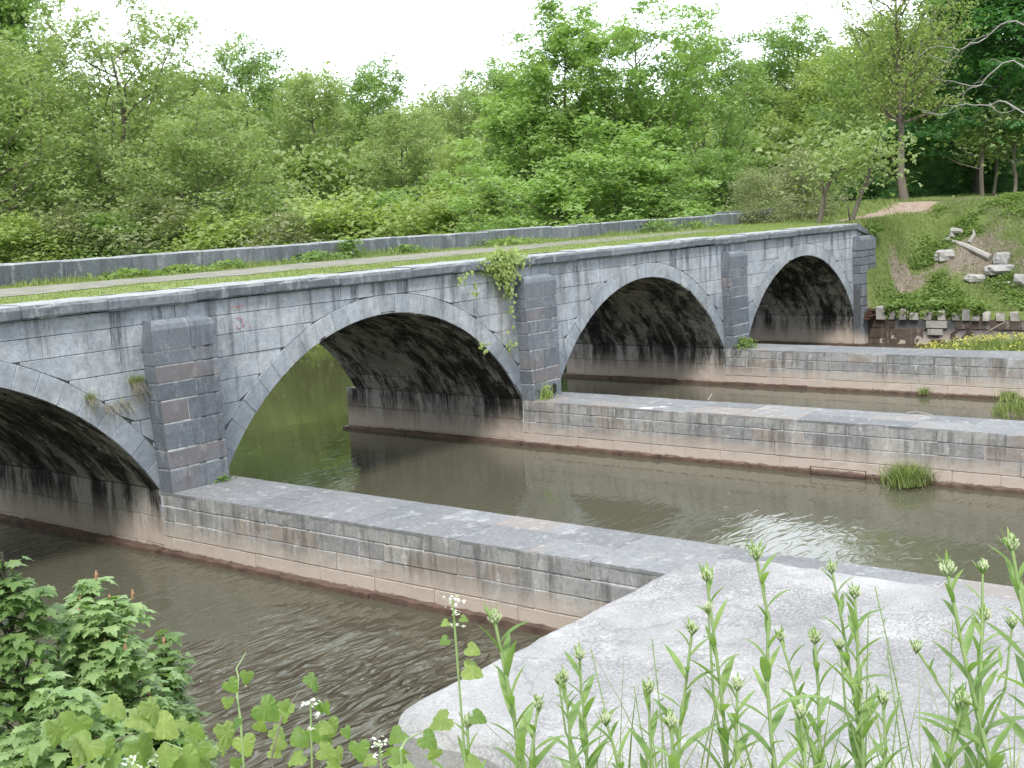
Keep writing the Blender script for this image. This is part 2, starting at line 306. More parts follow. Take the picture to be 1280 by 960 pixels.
def water_mat():
    m, g, b, o = new_mat('river_water')
    col = g.mix(g.noise(.25, 4, .6), (.082, .079, .054), (.10, .096, .067))
    x, y, z = g.xyz()
    # upstream water: reflected tree green and sunlit silt put into the colour
    up = g.n('ShaderNodeMapRange', interpolation_type='SMOOTHSTEP'); g.link(y, up.inputs[0]); up.inputs[1].default_value = 2.5; up.inputs[2].default_value = 9; up.inputs[3].default_value = 0; up.inputs[4].default_value = 1
    col = g.mix(up.outputs[0], col, g.mix(g.noise(.3, 4, .6), (.050, .054, .026), (.070, .074, .036)))
    g.link(col, b.inputs['Base Color']); b.inputs['Roughness'].default_value = .03; b.inputs['IOR'].default_value = 1.33
    # ripples: strong in the open channel before the slab, faint elsewhere
    dv = g.n('ShaderNodeVectorMath', operation='DISTANCE'); g.link(g.P(), dv.inputs[0]); dv.inputs[1].default_value = (-4.2, -8.6, 0)
    dsum = g.math('ADD', dv.outputs['Value'], g.math('MULTIPLY', g.math('SUBTRACT', g.noise(.5, 3, .6), .5), 5.))
    fx = g.n('ShaderNodeMapRange', interpolation_type='SMOOTHSTEP'); g.link(dsum, fx.inputs[0])
    fx.inputs[1].default_value = 5.2; fx.inputs[2].default_value = 1.0; fx.inputs[3].default_value = .05; fx.inputs[4].default_value = 1
    mxx = g.n('ShaderNodeMapRange', interpolation_type='SMOOTHSTEP'); g.link(x, mxx.inputs[0]); mxx.inputs[1].default_value = 1.4; mxx.inputs[2].default_value = .4; mxx.inputs[3].default_value = 0; mxx.inputs[4].default_value = 1
    myy = g.n('ShaderNodeMapRange', interpolation_type='SMOOTHSTEP'); g.link(y, myy.inputs[0]); myy.inputs[1].default_value = -6.5; myy.inputs[2].default_value = -11; myy.inputs[3].default_value = 0.08; myy.inputs[4].default_value = .4
    fxo = g.math('MULTIPLY', fx.outputs[0], g.math('MAXIMUM', mxx.outputs[0], myy.outputs[0])); fxo = g.math('ADD', fxo, .006)
    rot = g.n('ShaderNodeMapping'); rot.inputs['Rotation'].default_value = (0, 0, rad(38)); rot.inputs['Scale'].default_value = (1, 3.0, 1); g.link(g.P(), rot.inputs[0])
    n1 = g.n('ShaderNodeTexNoise'); n1.inputs['Scale'].default_value = 1.5; n1.inputs['Detail'].default_value = 2.; n1.inputs['Roughness'].default_value = .42; n1.inputs['Distortion'].default_value = .6; g.link(rot.outputs[0], n1.inputs[0])
    n2 = g.noise(.7, 2, .5, vec=(1, 1.6, 1)); 
    h = g.math('ADD', n1.outputs[0], g.math('MULTIPLY', n2, .8))
    rid = g.math('SUBTRACT', 1., g.math('ABSOLUTE', g.math('MULTIPLY_ADD', n1.outputs[0], 2.6, -1.3))); h = g.math('ADD', g.math('MULTIPLY', h, .6), g.math('MULTIPLY', g.math('POWER', rid, 1.6), .45))
    hb = g.math('MULTIPLY', h, fxo)
    nn = g.bump(None, hb, 1., .38)
    fine = g.noise(9, 3, .6, vec=(1, 2, 1)); g.bump(b, fine, .012, .02, normal=nn)
    return m
M_water = water_mat()

def ground_mat():
    m, g, b, o = new_mat('bank_ground')
    n1 = g.noise(1.3, 6, .65); n2 = g.noise(11, 5, .7)
    gr = g.mix(g.ramp(n2, [(.3, 0), (.7, 1)]), (.085, .12, .035), (.20, .25, .085))
    dirt = g.mix(g.ramp(n2, [(.3, 0), (.7, 1)]), (.16, .125, .10), (.30, .255, .22))
    d = g.attr('tint')
    f = g.ramp(g.math('ADD', g.math('MULTIPLY', g.math('SUBTRACT', n1, .5), .9), d), [(.42, 0), (.58, 1)])
    col = g.mix(f, gr, dirt)
    g.link(col, b.inputs['Base Color']); b.inputs['Roughness'].default_value = .95; b.inputs['Specular IOR Level'].default_value = .1
    g.bump(b, n2, .7, .06)
    return m
M_ground = ground_mat()
M_path = simple('gravel_path', (.15, .15, .115), (.27, .26, .22), 2.2, .95, .5)
M_track = simple('reddish_track', (.25, .185, .145), (.36, .285, .235), 4, .95, .4)
M_turf = simple('turf', (.13, .17, .05), (.27, .31, .12), 4, .95, .6)
M_grass = leaf_mat('grass_blades', (.15, .21, .06), (.32, .38, .15), .35, objrand=False)
M_drygrass = leaf_mat('dry_grass', (.24, .21, .16), (.38, .35, .28), .3, objrand=False)
M_weed = leaf_mat('weed_leaves', (.12, .21, .055), (.25, .36, .12), .4)
M_yellow = leaf_mat('yellow_petals', (.48, .44, .08), (.62, .60, .16), .3, objrand=False)

# ------------------------------------------------------------------ terrain
def height(x, y):
    x = np.asarray(x, float); y = np.asarray(y, float)
    bed = -1.3+0*x
    n = fbm(x, y, 0, 3, 4, .35)
    # left bank with the camera mound
    s = (x+12.86)*.79+(y+17.95)*.61
    mound = 4.12-5.4*smooth(2.3, 9.0, s+.25*n)
    left = -1.3+5.7*smooth(-8.4, -13.0, x+.25*n)
    left = np.where(y > -.5, np.minimum(left, 4.4), left)
    mound = np.where(s > 9, -1.3, mound)
    mound = np.where(y > -6, -1.3, mound)
    # right bank
    yb = smooth(-.9, .3, y)
    front = 1.32+3.85*smooth(32.2, 40.5, x+.5*n)+.12*n*smooth(33, 36, x)
    deckl = 4.55+.42*smooth(33, 42, x)+.05*n
    rb = front*(1-yb)+np.maximum(front, deckl)*yb
    edge = smooth(5.6, 8.0, y)
    shore_x = 33.5+ .10*np.clip(y-6, 0, 60)
    back = np.minimum(-1.3+6.4*smooth(shore_x-2.5, shore_x+5.5, x+.6*n), 5.1)
    rb = rb*(1-edge)+back*edge
    rb = np.where((y <= 6.0) & (x < 31.96), -1.3, rb)
    rb = np.where((y > 6.0) & (x < 30.5), -1.3, rb)
    # small grassy bars in the side channels
    bar = -.55+1.0*np.exp(-(((x-28.6)/2.6)**2+((y+6.6)/4.2)**2))
    bar2 = -.5+.95*np.exp(-(((x-18.9)/1.1)**2+((y+11.2)/3.1)**2))
    # far bank
    fy = y-31-.18*(x-25)+1.6*np.sin(x*.13)
    far = -1.3+2.6*smooth(-1.5, 6, fy+.5*n)+2.*smooth(10, 60, fy)
    return np.maximum.reduce([bed, mound, left, rb, bar, bar2, far])
def dirtmask(x, y):
    d = .12+0*x
    d = d+.6*np.exp(-(((x-34.6)/1.0)**2+((y+.9)/.8)**2))          # bare strip beside the end pilaster
    d = d+.62*np.exp(-(((x-36.0)/1.5)**2+((y+3.0)/1.6)**2))
    d = d+.35*np.exp(-(((x-35.6)/1.0)**2+((y+5.4)/1.2)**2))
    d = np.where(height(x, y) < .25, 1., d)
    return d
gx = np.unique(np.concatenate([np.arange(-60, -16, 4), np.arange(-16, 0, .4), np.arange(0, 24, 1.), np.arange(24, 44, .2), np.arange(44, 70, 1.), np.arange(70, 140, 6), np.geomspace(140, 1500, 12), -np.geomspace(60, 1500, 10)]))
gx = np.unique(np.concatenate([gx, [31.95, 31.97]]))
gy = np.unique(np.concatenate([-np.geomspace(24, 1500, 12), np.arange(-24, -6, .4), np.arange(-6, 9, .2), np.arange(9, 60, 1.), np.arange(60, 140, 6), np.geomspace(140, 1500, 12)]))
X, Y = np.meshgrid(gx, gy, indexing='ij'); Z = height(X, Y)
a = Acc(); nx, ny = X.shape; idx = np.arange(nx*ny).reshape(nx, ny)
a.add(np.stack([X.ravel(), Y.ravel(), Z.ravel()], 1), np.stack([idx[:-1, :-1].ravel(), idx[1:, :-1].ravel(), idx[1:, 1:].ravel(), idx[:-1, 1:].ravel()], 1), dirtmask(X, Y).ravel())
tag(a.build('ground', M_ground, smooth=True), kind='structure')
a = Acc(); a.add([(-200, -300, 0), (300, -300, 0), (300, 300, 0), (-200, 300, 0)], [[0, 1, 2, 3]]); tag(a.build('water', M_water), kind='structure')

# ------------------------------------------------------------------ masonry
def blocks(acc, fmap, s0, s1, rows, lens, seed=0, gap=.006, jit=.008, cham=.014, depth=.05, lo=None, hi=None, ds=.3, dt=.2, rough=.004, tint=(0, 1), breaks=None, skip=None, off=None):
    rs = np.random.RandomState(seed)
    for ri, (ta, tb) in enumerate(rows):
        if breaks is not None: cuts = breaks
        else:
            cuts = [s0]; c = s0+(lens[0]*(rs.rand()*.8+.2) if off is None else off[ri % len(off)])
            while c < s1-lens[0]*.45: cuts.append(c); c += rs.uniform(*lens)
            cuts.append(s1)
        for sa, sb in zip(cuts[:-1], cuts[1:]):
            tn = rs.uniform(*tint); w0 = rs.normal()*jit
            if lo is not None or hi is not None:
                q = np.linspace(sa, sb, 25); l = np.maximum(ta, lo(q)) if lo else 0*q+ta; h = np.minimum(tb, hi(q)) if hi else 0*q+tb
                ok = (h-l) > 3*gap+.012
                best = (0, 0); i = 0
                while i < 25:
                    if ok[i]:
                        j = i
                        while j < 25 and ok[j]: j += 1
                        if j-i > best[1]-best[0]: best = (i, j)
                        i = j
                    else: i += 1
                if best[1]-best[0] < 3: continue
                xa, xb = q[best[0]], q[best[1]-1]
            else: xa, xb = sa, sb
            if xb-xa < 4*gap+2*cham: continue
            if skip and skip(.5*(xa+xb), .5*(ta+tb), rs): continue
            ns = max(1, int(math.ceil((xb-xa)/ds))); nt_ = max(1, int(math.ceil((tb-ta)/dt)))
            S = np.concatenate([[xa+gap, xa+gap, xa+gap+cham], np.linspace(xa+gap+cham, xb-gap-cham, ns+1)[1:-1], [xb-gap-cham, xb-gap, xb-gap]])
            l = np.maximum(ta, lo(S)) if lo else 0*S+ta; h = np.minimum(tb, hi(S)) if hi else 0*S+tb
            l = l+gap; h = np.maximum(h-gap, l+.004)
            U = np.linspace(0, 1, nt_+1)[1:-1]
            T = np.stack([l, l, np.minimum(l+cham, .5*(l+h))]+[l+cham+(h-l-2*cham)*u for u in U]+[np.maximum(h-cham, .5*(l+h)), h, h], 1)
            SS = np.repeat(S[:, None], T.shape[1], 1)
            Wd = w0+rs.normal(size=SS.shape)*rough; Wd[1, :] -= cham*.8; Wd[-2, :] -= cham*.8; Wd[:, 1] -= cham*.8; Wd[:, -2] -= cham*.8
            Wd[0, :] = -depth; Wd[-1, :] = -depth; Wd[:, 0] = -depth; Wd[:, -1] = -depth
            V = fmap(SS.ravel(), T.ravel(), Wd.ravel()); a_, b_ = SS.shape; ix = np.arange(a_*b_).reshape(a_, b_)
            acc.add(V, np.stack([ix[:-1, :-1].ravel(), ix[1:, :-1].ravel(), ix[1:, 1:].ravel(), ix[:-1, 1:].ravel()], 1), tn)
def plane(o, sd, td, nd):
    o, sd, td, nd = [np.asarray(v, float) for v in (o, sd, td, nd)]
    return lambda s, t, w: o+np.outer(s, sd)+np.outer(t, td)+np.outer(w, nd)

DEPTH = 5.7; COPB, COPT = 4.35, 4.60; SPR = 1.12; CROWN = 3.66; RT = .41
PIERS = [(-10.6, -9.12), (0.0, 1.48), (10.63, 12.12), (21.12, 22.65), (31.55, 33.0)]
ARCH = [(PIERS[i][1], PIERS[i+1][0]) for i in range(4)]
def arc(i):
    x0, x1 = ARCH[i]; c = .5*(x0+x1); hs = .5*(x1-x0); rise = CROWN-SPR
    R = (hs*hs+rise*rise)/(2*rise); return c, CROWN-R, R, math.asin(min(1, hs/R))
def ell(i, x, k=0.):
    """arch line: slightly fuller than a circle segment; k = thickness outward"""
    c, zc, R, th = arc(i); R = R+k; q = R*R-(x-c)**2
    return np.where(q > 0, zc+np.sqrt(np.maximum(q, 0)), -9.)
def extrados(x):
    x = np.asarray(x, float); r = 0*x-9
    for i in range(4): 
        x0, x1 = ARCH[i]; m = (x > x0-.02) & (x < x1+.02)
        v = ell(i, x, RT); r = np.maximum(r, v)
    return r
bridge = empty('stone_aqueduct', (-10.6, 0, 0), 'long grey limestone aqueduct with four round arches, dark pilasters and a grassy deck', 'aqueduct')
bridge.location = (0, 0, 0)
XL, XR = -14.0, 33.0
# solid core behind the blocks (mortar), front part and lining part separate so each has its own joint colour
def core_wall(y0, y1, inset):
    """solid body behind the face blocks, built column by column with the arch openings left free"""
    a = Acc(); xs = [XL, XR]
    for i in range(4):
        x0, x1 = ARCH[i]; c, zc, R, th = arc(i)
        xs += [x0-inset, x1+inset]+[c+(R+inset)*sin(-th+2*th*k/40) for k in range(0, 41)]
    xs = np.unique(np.round(xs, 4)); V = []
    def low(xm, x):
        for i in range(4):
            x0, x1 = ARCH[i]; c, zc, R, th = arc(i)
            if x0-inset < xm < x1+inset: return zc+sqrt(max((R+inset)**2-(x-c)**2, 0))
        return -1.
    for p, q in zip(xs[:-1], xs[1:]):
        m = .5*(p+q); zp, zq = low(m, p), low(m, q); lowp, lowq = zp, zq
        a.add([(p, y0, zp), (q, y0, zq), (q, y0, COPB), (p, y0, COPB)], [[0, 1, 2, 3]])
        a.add([(p, y1, zp), (q, y1, zq), (q, y1, COPB), (p, y1, COPB)], [[3, 2, 1, 0]])
        a.add([(p, y0, zp), (q, y0, zq), (q, y1, zq), (p, y1, zp)], [[3, 2, 1, 0]])
    for i in range(4):
        for x in (ARCH[i][0]-inset, ARCH[i][1]+inset): a.add([(x, y0, -1), (x, y1, -1), (x, y1, SPR+.3), (x, y0, SPR+.3)], [[0, 1, 2, 3]])
    return a.build('core_wall', M_wet, bridge)
core_wall(.016, DEPTH-.02, .03)
# spandrel courses
rows = [(1.12, 1.55), (1.55, 1.98), (1.98, 2.42), (2.42, 2.86), (2.86, 3.29), (3.29, 3.70), (3.70, 4.06), (4.06, COPB)]
a = Acc(); f = plane((0, 0, 0), (1, 0, 0), (0, 0, 1), (0, -1, 0))
blocks(a, f, XL, XR, rows, (1.1, 2.2), 4, lo=lambda s: extrados(s)+.0, jit=.004, gap=.005, cham=.007, rough=.002, tint=(.0, 1.))
# below the springing, the face of each pier
for i, (p0, p1) in enumerate(PIERS):
    blocks(a, f, p0, p1, [(-.5, .3), (.3, .72), (.72, 1.12)], (.7, 1.0), 20+i, jit=.003, gap=.003, cham=.007, rough=.002, tint=(.1, .8))
a.build('spandrel_wall', M_face, bridge)
g_ = plane((0, DEPTH, 0), (1, 0, 0), (0, 0, 1), (0, 1, 0)); a = Acc()
blocks(a, g_, XL, XR, rows, (1.0, 1.9), 44, lo=lambda s: extrados(s)+.0, ds=.6)
a.build('rear_spandrel_wall', M_face, bridge)
# arch rings + vault linings
for i in range(4):
    c, zc, R, th = arc(i); a = Acc()
    fr = lambda s, t, w: np.stack([c+(R+t)*np.sin(s/R), -w, zc+(R+t)*np.cos(s/R)], 1)
    nb = 25; S = R*th; rs = np.random.RandomState(60+i); br = np.linspace(-S, S, nb+1); br[1:-1] += rs.normal(size=nb-1)*.04
    blocks(a, fr, -S, S, [(0, RT)], None, 70+i, gap=.0028, jit=.004, cham=.008, breaks=br, ds=.2, rough=.002, tint=(.0, 1.))
    a.build('arch_ring', M_ring, bridge); a = Acc()
    gr = lambda s, t, w: np.stack([c+(R+t)*np.sin(s/R), DEPTH+w, zc+(R+t)*np.cos(s/R)], 1)
    blocks(a, gr, -S, S, [(0, RT)], None, 70+i, gap=.005, jit=.009, breaks=br, ds=.3)
    a.build('rear_arch_ring', M_ring, bridge)
    a = Acc()
    fv = lambda s, t, w: np.stack([c+(R-w)*np.sin(t/R), s, zc+(R-w)*np.cos(t/R)], 1)
    rv = np.linspace(-S, S, 23); blocks(a, fv, 0.0, DEPTH, list(zip(rv[:-1], rv[1:])), (.6, 1.3), 90+i, gap=.007, jit=.011, cham=.014, ds=.25, dt=.25)
    a.build('vault', M_vault, bridge)
    for xs, sg in ((ARCH[i][0], 1), (ARCH[i][1], -1)):
        fp = plane((xs, 0, 0), (0, 1, 0), (0, 0, 1), (sg, 0, 0)); a = Acc()
        blocks(a, fp, 0.0, DEPTH+.35, [(-.4, .12), (.12, .62), (.62, SPR)], (.9, 1.6), 120+i*2+sg, gap=.003, jit=.004, cham=.008)
        a.build('springing_wall', M_vault, bridge)
    for xs, sg in ((ARCH[i][0], 1), (ARCH[i][1], -1)):
        a = Acc(); q0, q1 = sorted((xs+sg*.002, xs+sg*.20)); rs2 = np.random.RandomState(200+i)
        y = -.02
        while y < DEPTH+.3:
            ln = rs2.uniform(1.6, 2.4); e = min(y+ln, DEPTH+.4); box(a, (q0, y+.01, -.3), (q1+sg*0, e-.01, .065+rs2.rand()*.03)); y = e
        a.build('footing', M_sill, bridge)
# pier tails behind the bridge
for p0, p1 in PIERS[1:4]:
    a = Acc(); box(a, (p0+.03, DEPTH-.05, -.5), (p1-.03, DEPTH+.33, SPR-.02))
    a.build('pier_tail', M_pier, bridge)
# coping
def sweep_blocks(acc, prof, x0, x1, lens, seed, gap=.006, jit=.006, mapf=None):
    rs = np.random.RandomState(seed); x = x0
    while x < x1-.05:
        e = min(x+rs.uniform(*lens), x1); dz = rs.normal()*jit; dy = rs.normal()*jit; tn = rs.rand(); n = max(2, int((e-x)/.25))
        xs = np.linspace(x+gap, e-gap, n+1); P = np.array(prof); k = len(P); V = []
        for q in xs:
            j = rs.normal(size=(k, 2))*.004
            V += [(q, P[m][0]+dy+j[m, 0], P[m][1]+dz+j[m, 1]) for m in range(k)]
        F = [[i*k+m, i*k+(m+1) % k, (i+1)*k+(m+1) % k, (i+1)*k+m] for i in range(n) for m in range(k)]
        acc.add(V, F, tn); acc.add(V[:k], [list(range(k))], tn); acc.add(V[-k:], [list(range(k))[::-1]], tn)
        x = e
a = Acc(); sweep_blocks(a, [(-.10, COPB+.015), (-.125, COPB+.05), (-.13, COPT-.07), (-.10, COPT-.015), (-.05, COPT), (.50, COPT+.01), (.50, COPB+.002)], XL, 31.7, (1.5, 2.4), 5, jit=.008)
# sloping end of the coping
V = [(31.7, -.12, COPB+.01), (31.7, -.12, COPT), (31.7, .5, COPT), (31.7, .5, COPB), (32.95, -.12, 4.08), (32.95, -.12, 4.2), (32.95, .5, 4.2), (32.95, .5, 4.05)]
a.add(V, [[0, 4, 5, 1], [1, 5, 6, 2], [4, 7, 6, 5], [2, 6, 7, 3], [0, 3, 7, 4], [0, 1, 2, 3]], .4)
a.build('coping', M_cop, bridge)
# far parapet
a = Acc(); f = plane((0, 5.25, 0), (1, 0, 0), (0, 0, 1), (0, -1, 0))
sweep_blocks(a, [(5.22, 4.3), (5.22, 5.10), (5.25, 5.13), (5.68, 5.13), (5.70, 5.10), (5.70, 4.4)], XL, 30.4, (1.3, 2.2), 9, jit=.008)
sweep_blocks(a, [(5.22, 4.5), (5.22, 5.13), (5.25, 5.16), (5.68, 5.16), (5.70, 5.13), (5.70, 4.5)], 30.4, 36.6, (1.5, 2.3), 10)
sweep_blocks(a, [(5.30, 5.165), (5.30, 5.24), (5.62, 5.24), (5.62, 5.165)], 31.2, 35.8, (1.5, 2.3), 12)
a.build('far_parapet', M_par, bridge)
# pilasters (each a child with its own courses)
PX = [(-10.6, -9.3), (0., 1.26), (10.63, 11.80), (21.12, 22.16), (31.35, 32.75)]
PROWS = [(1.08, 1.5), (1.52, 1.84), (1.86, 2.32), (2.33, 2.72), (2.73, 3.03), (3.04, 3.33), (3.34, 3.57), (3.60, 4.12)]
for k, (x0, x1) in enumerate(PX):
    if k == 4: x0, x1 = 31.5, 32.9
    a = Acc()
    for ri, (za, zb) in enumerate(PROWS):
        if k == 4 and ri == 0: za = -.4
        def yf(z): return -.30-.06*(4.1-z)/3.
        cap = ri == len(PROWS)-1; yf0 = -.37 if cap else None
        lx = lambda t: -.15*np.clip((t-1.1)/3, 0, 1)
        fa = lambda s, t, w: np.stack([s+lx(t)*(x1-s)/(x1-x0)+0*w, ((yf(t) if yf0 is None else yf0+.05*smooth(3.9, 4.12, t)))-w, t], 1)
        if cap:
            # rounded cap stones
            mid = x0+(x1-x0)*.58
            for (q0, q1) in ((x0-.004, mid), (mid, x1+.004)) if k == 1 else ((x0-.004, x1+.004),):
                Vc = []; ch = .14
                for yy, ins, z in ((-.325, 0, za), (-.33, 0, zb-.16), (-.30, .03, zb-.07), (-.22, .10, zb)):
                    Vc.append([(q0+.006+(-.14 if q0 < x0 else -.05)+(ins if q0 < x0 else 0), yy, z), (q1-.006-(.05 if q1 < x1 else 0)-(ins*1.6 if q1 > x1 else 0), yy, z)])
                vs = [p for r in Vc for p in r]; vs += [(Vc[3][0][0], .0, zb), (Vc[3][1][0], .0, zb), (Vc[0][0][0], .02, za), (Vc[0][1][0], .02, za)]
                a.add(vs, [[0, 1, 3, 2], [2, 3, 5, 4], [4, 5, 7, 6], [6, 7, 9, 8], [0, 10, 11, 1]], .55)
                a.add(vs, [[0, 2, 4, 6, 8, 10]], .25); a.add(vs, [[1, 11, 9, 7, 5, 3]], .25)
            continue
        nb = 2 if ri in (2, 4, 5, 6, 3) else 1
        rs = np.random.RandomState(300+k*10+ri); mid = x0+(x1-x0)*rs.uniform(.4, .62)
        br = [x0, mid, x1] if nb == 2 else [x0, x1]
        blocks(a, fa, x0, x1, [(za, zb)], None, 310+k*10+ri, gap=.006, jit=.0035, cham=.010, rough=.003, breaks=br, ds=.3)
        for xs, sg in ((x0, -1), (x1, 1)):
            fs = lambda s, t, w: np.stack([xs+(lx(t) if sg < 0 else 0*t)+sg*w*.6, yf(t)*(s), t], 1)
            blocks(a, fs, 0.0, 1.0, [(za, zb)], None, 330+k*10+ri, gap=.006, jit=.003, breaks=[0., 1.], depth=.03)
    pil = a.build('pilaster', M_pil, bridge)
    a = Acc(); zb0 = -.5 if k == 4 else 1.105
    V = []
    for z, yy in ((zb0, -.347), (3.3, -.301), (3.60, -.295)):
        l_ = -.15*min(max((z-1.1)/3, 0), 1); V += [(x0+.022+l_, yy+(0 if z > .9 else -.03), z), (x1-.02, yy+(0 if z > .9 else -.03), z), (x1-.02, .03, z), (x0+.022+l_, .03, z)]
    if k == 4: V = [(p_[0], max(p_[1], -.27), p_[2]) for p_ in V]
    a.add(V, [[i*4+j, i*4+(j+1) % 4, (i+1)*4+(j+1) % 4, (i+1)*4+j] for i in range(2) for j in range(4)]+[[8, 9, 10, 11]])
    a.build('joint_mortar', M_gap if k == 4 else M_mortar, pil)
# drain hole on the second pilaster
a = Acc(); t_ = np.linspace(0, 2*pi, 20, endpoint=False); a.add([(11.45+.07*cos(q), -.392, 1.3+.1*sin(q)) for q in t_], [list(range(20))[::-1]]); tube(a, [(11.45+.085*cos(q), -.385, 1.3+.115*sin(q)) for q in np.append(t_, 0)], .014, 5)
a.build('drain_hole', simple('black_hollow', (.01, .01, .01), (.02, .02, .02)), bridge)
# red paint scrawl on the face between pilaster and arch
a = Acc()
def stroke(pts, wd=.022):
    pts = [(x, -.027, z) for x, z in pts]
    for p, q in zip(pts[:-1], pts[1:]):
        p = np.array(p); q = np.array(q); d = q-p; d /= np.linalg.norm(d); n = np.array([-d[2], 0, d[0]])*wd*.5
        a.add([p-n-d*.004, q-n+d*.004, q+n+d*.004, p+n-d*.004], [[0, 1, 2, 3]])
gx0, gz0 = 1.86, 4.18
stroke([(gx0, gz0), (gx0+.33, gz0+.01)]); stroke([(gx0+.2, gz0+.06), (gx0+.19, gz0-.06)])
stroke([(gx0+.12, gz0-.20), (gx0+.25, gz0-.24), (gx0+.27, gz0-.38), (gx0+.18, gz0-.42), (gx0+.1, gz0-.36)]); stroke([(gx0+.42, gz0-.36), (gx0+.44, gz0-.42)])
a.build('paint_scrawl', M_red, bridge)

# deck surface: turf, path, turf
def zdeck(y): return COPT+.0+.06*smooth(.3, 3.6, y)
def strip(acc, x0, x1, ya, yb, nxs, nys, dz=0., wob=0., seed=0, tint=.5):
    xs = np.linspace(x0, x1, nxs); V = []
    wa = wob*fbm(xs*1.3, 0*xs, 0, seed, 4, .9); wb = wob*fbm(xs*1.3, 0*xs+5, 0, seed+1, 4, .9)
    for i, x in enumerate(xs):
        ys = np.linspace(ya+wa[i], yb+wb[i], nys)
        for y in ys: V.append((x, y, zdeck(y)+dz+.012*fbm(x*2, y*2, 0, 9, 3, 1.)))
    ix = np.arange(nxs*nys).reshape(nxs, nys)
    acc.add(V, np.stack([ix[:-1, :-1].ravel(), ix[1:, :-1].ravel(), ix[1:, 1:].ravel(), ix[:-1, 1:].ravel()], 1), tint)
a = Acc(); strip(a, XL, 33.2, .46, 5.26, 160, 14); tag(a.build('turf_deck', M_turf, smooth=True), kind='structure')
a = Acc(); strip(a, XL, 27, 2.05, 4.4, 200, 8, .012, .16, 4); o = tag(a.build('towpath', M_path, smooth=True), kind='structure')
# reddish track leaving the deck end on the right bank
a = Acc(); xs = np.linspace(33.5, 40.5, 40); V = []
for i, x in enumerate(xs):
    t = (x-33.5)/7; yc = 2.3-1.9*t; hw = .8+.3*t
    for j in range(7):
        y = yc+hw*(j/3-1)+.1*fbm(x*2, j, 0, 2); V.append((x, y, max(float(height(x, y)), zdeck(2.5) if x < 33.6 else 0)+.03-.01*abs(j-3)))
ix = np.arange(280).reshape(40, 7); a.add(V, np.stack([ix[:-1, :-1].ravel(), ix[1:, :-1].ravel(), ix[1:, 1:].ravel(), ix[:-1, 1:].ravel()], 1))
tag(a.build('dirt_path', M_track, smooth=True), kind='structure')

# ------------------------------------------------------------------ piers running out from the bridge
PY1 = -17.0
PLAB = ['low stone pier nearest the camera, running from the first dark pilaster to the pale slab',
        'middle low stone pier with a grassy tuft on its waterline ledge',
        'farthest low stone pier, in front of the yellow flowers and brown retaining wall']
for k in range(1, 4):
    x0, x1 = PIERS[k]; zt = 1.10 if k < 3 else 1.12
    P = empty('stone_pier', (x0, 0, 0), PLAB[k-1], 'pier', 'low stone piers running out from the bridge'); off = (x0, 0, 0)
    y0 = -.02
    for xs, sg in ((x0, -1), (x1, 1)):
        a = Acc(); fp = lambda s, t, w: np.stack([xs+sg*(w+.03*(1.1-t))+0*s, -s, t], 1)
        blocks(a, fp, -y0, -PY1, [(-.4, .30), (.30, .58), (.58, .84)], (.8, 1.6), 400+k*3+sg, gap=.007, jit=.004, cham=.009, rough=.003)
        blocks(a, fp, -y0, -PY1, [(.845, zt)], (1.0, 1.9), 430+k*3+sg, gap=.006, jit=.004, cham=.014, rough=.003, tint=(.3, 1))
        a.build('side_wall', M_pier, P, loc=off).location = (0, 0, 0)
    a = Acc(); ft = plane((0, 0, zt), (1, 0, 0), (0, -1, 0), (0, 0, 1)); rs = np.random.RandomState(500+k); y = .02
    while y > PY1:
        ln = rs.uniform(.9, 1.5); mid = x0+(x1-x0)*rs.uniform(.35, .65)
        ye = max(y-ln, PY1)
        blocks(a, ft, x0+.0, x1-.0, [(-y, -ye)], None, int(rs.randint(9999)), gap=.006, jit=.003, cham=.007, rough=.002, breaks=[x0-.006, mid, x1+.006] if rs.rand() < .75 else [x0-.006, x1+.006], dt=.3)
        y = ye
    a.build('paving', M_top, P, loc=off).location = (0, 0, 0)
    a = Acc(); o_ = .0315*1.-.006; V = []
    for yy in (0., PY1): V += [(x0-.03*2.+.017, yy, -.9), (x0-.03*(1.1-zt)+.019, yy, zt-.01), (x1+.03*(1.1-zt)-.019, yy, zt-.01), (x1+.03*2.-.017, yy, -.9)]
    a.add(V, [[0, 1, 2, 3], [7, 6, 5, 4], [0, 4, 5, 1], [1, 5, 6, 2], [2, 6, 7, 3]]); a.build('joint_mortar', M_mortar, P, loc=off).location = (0, 0, 0)
    for xs, sg in ((x0, -1), (x1, 1)):
        y = -.05; a = Acc()
        while y > PY1:
            ln = rs.uniform(2.2, 4.5); e = max(y-ln, PY1); q0, q1 = sorted((xs+sg*.035, xs+sg*(.15+.05*rs.rand())))
            zz = .07+rs.rand()*.03; n = max(3, int((y-e)/.12)); V = []
            ys = np.linspace(y-.01, e+.01, n+1)
            for yy in ys:
                j = .02*rs.normal(); V += [(q0, yy, -.3), (q0, yy, zz+.01*rs.normal()), (q1+j*.6, yy, zz+.012*rs.normal()), (q1+j*.6, yy, -.3)]
            a.add(V, [[i*4+m, i*4+(m+1) % 4, (i+1)*4+(m+1) % 4, (i+1)*4+m] for i in range(n) for m in range(4)]+[[0, 1, 2, 3], [n*4+3, n*4+2, n*4+1, n*4]])
            y = e
        a.build('waterline_ledge', M_sill, P, loc=off).location = (0, 0, 0)

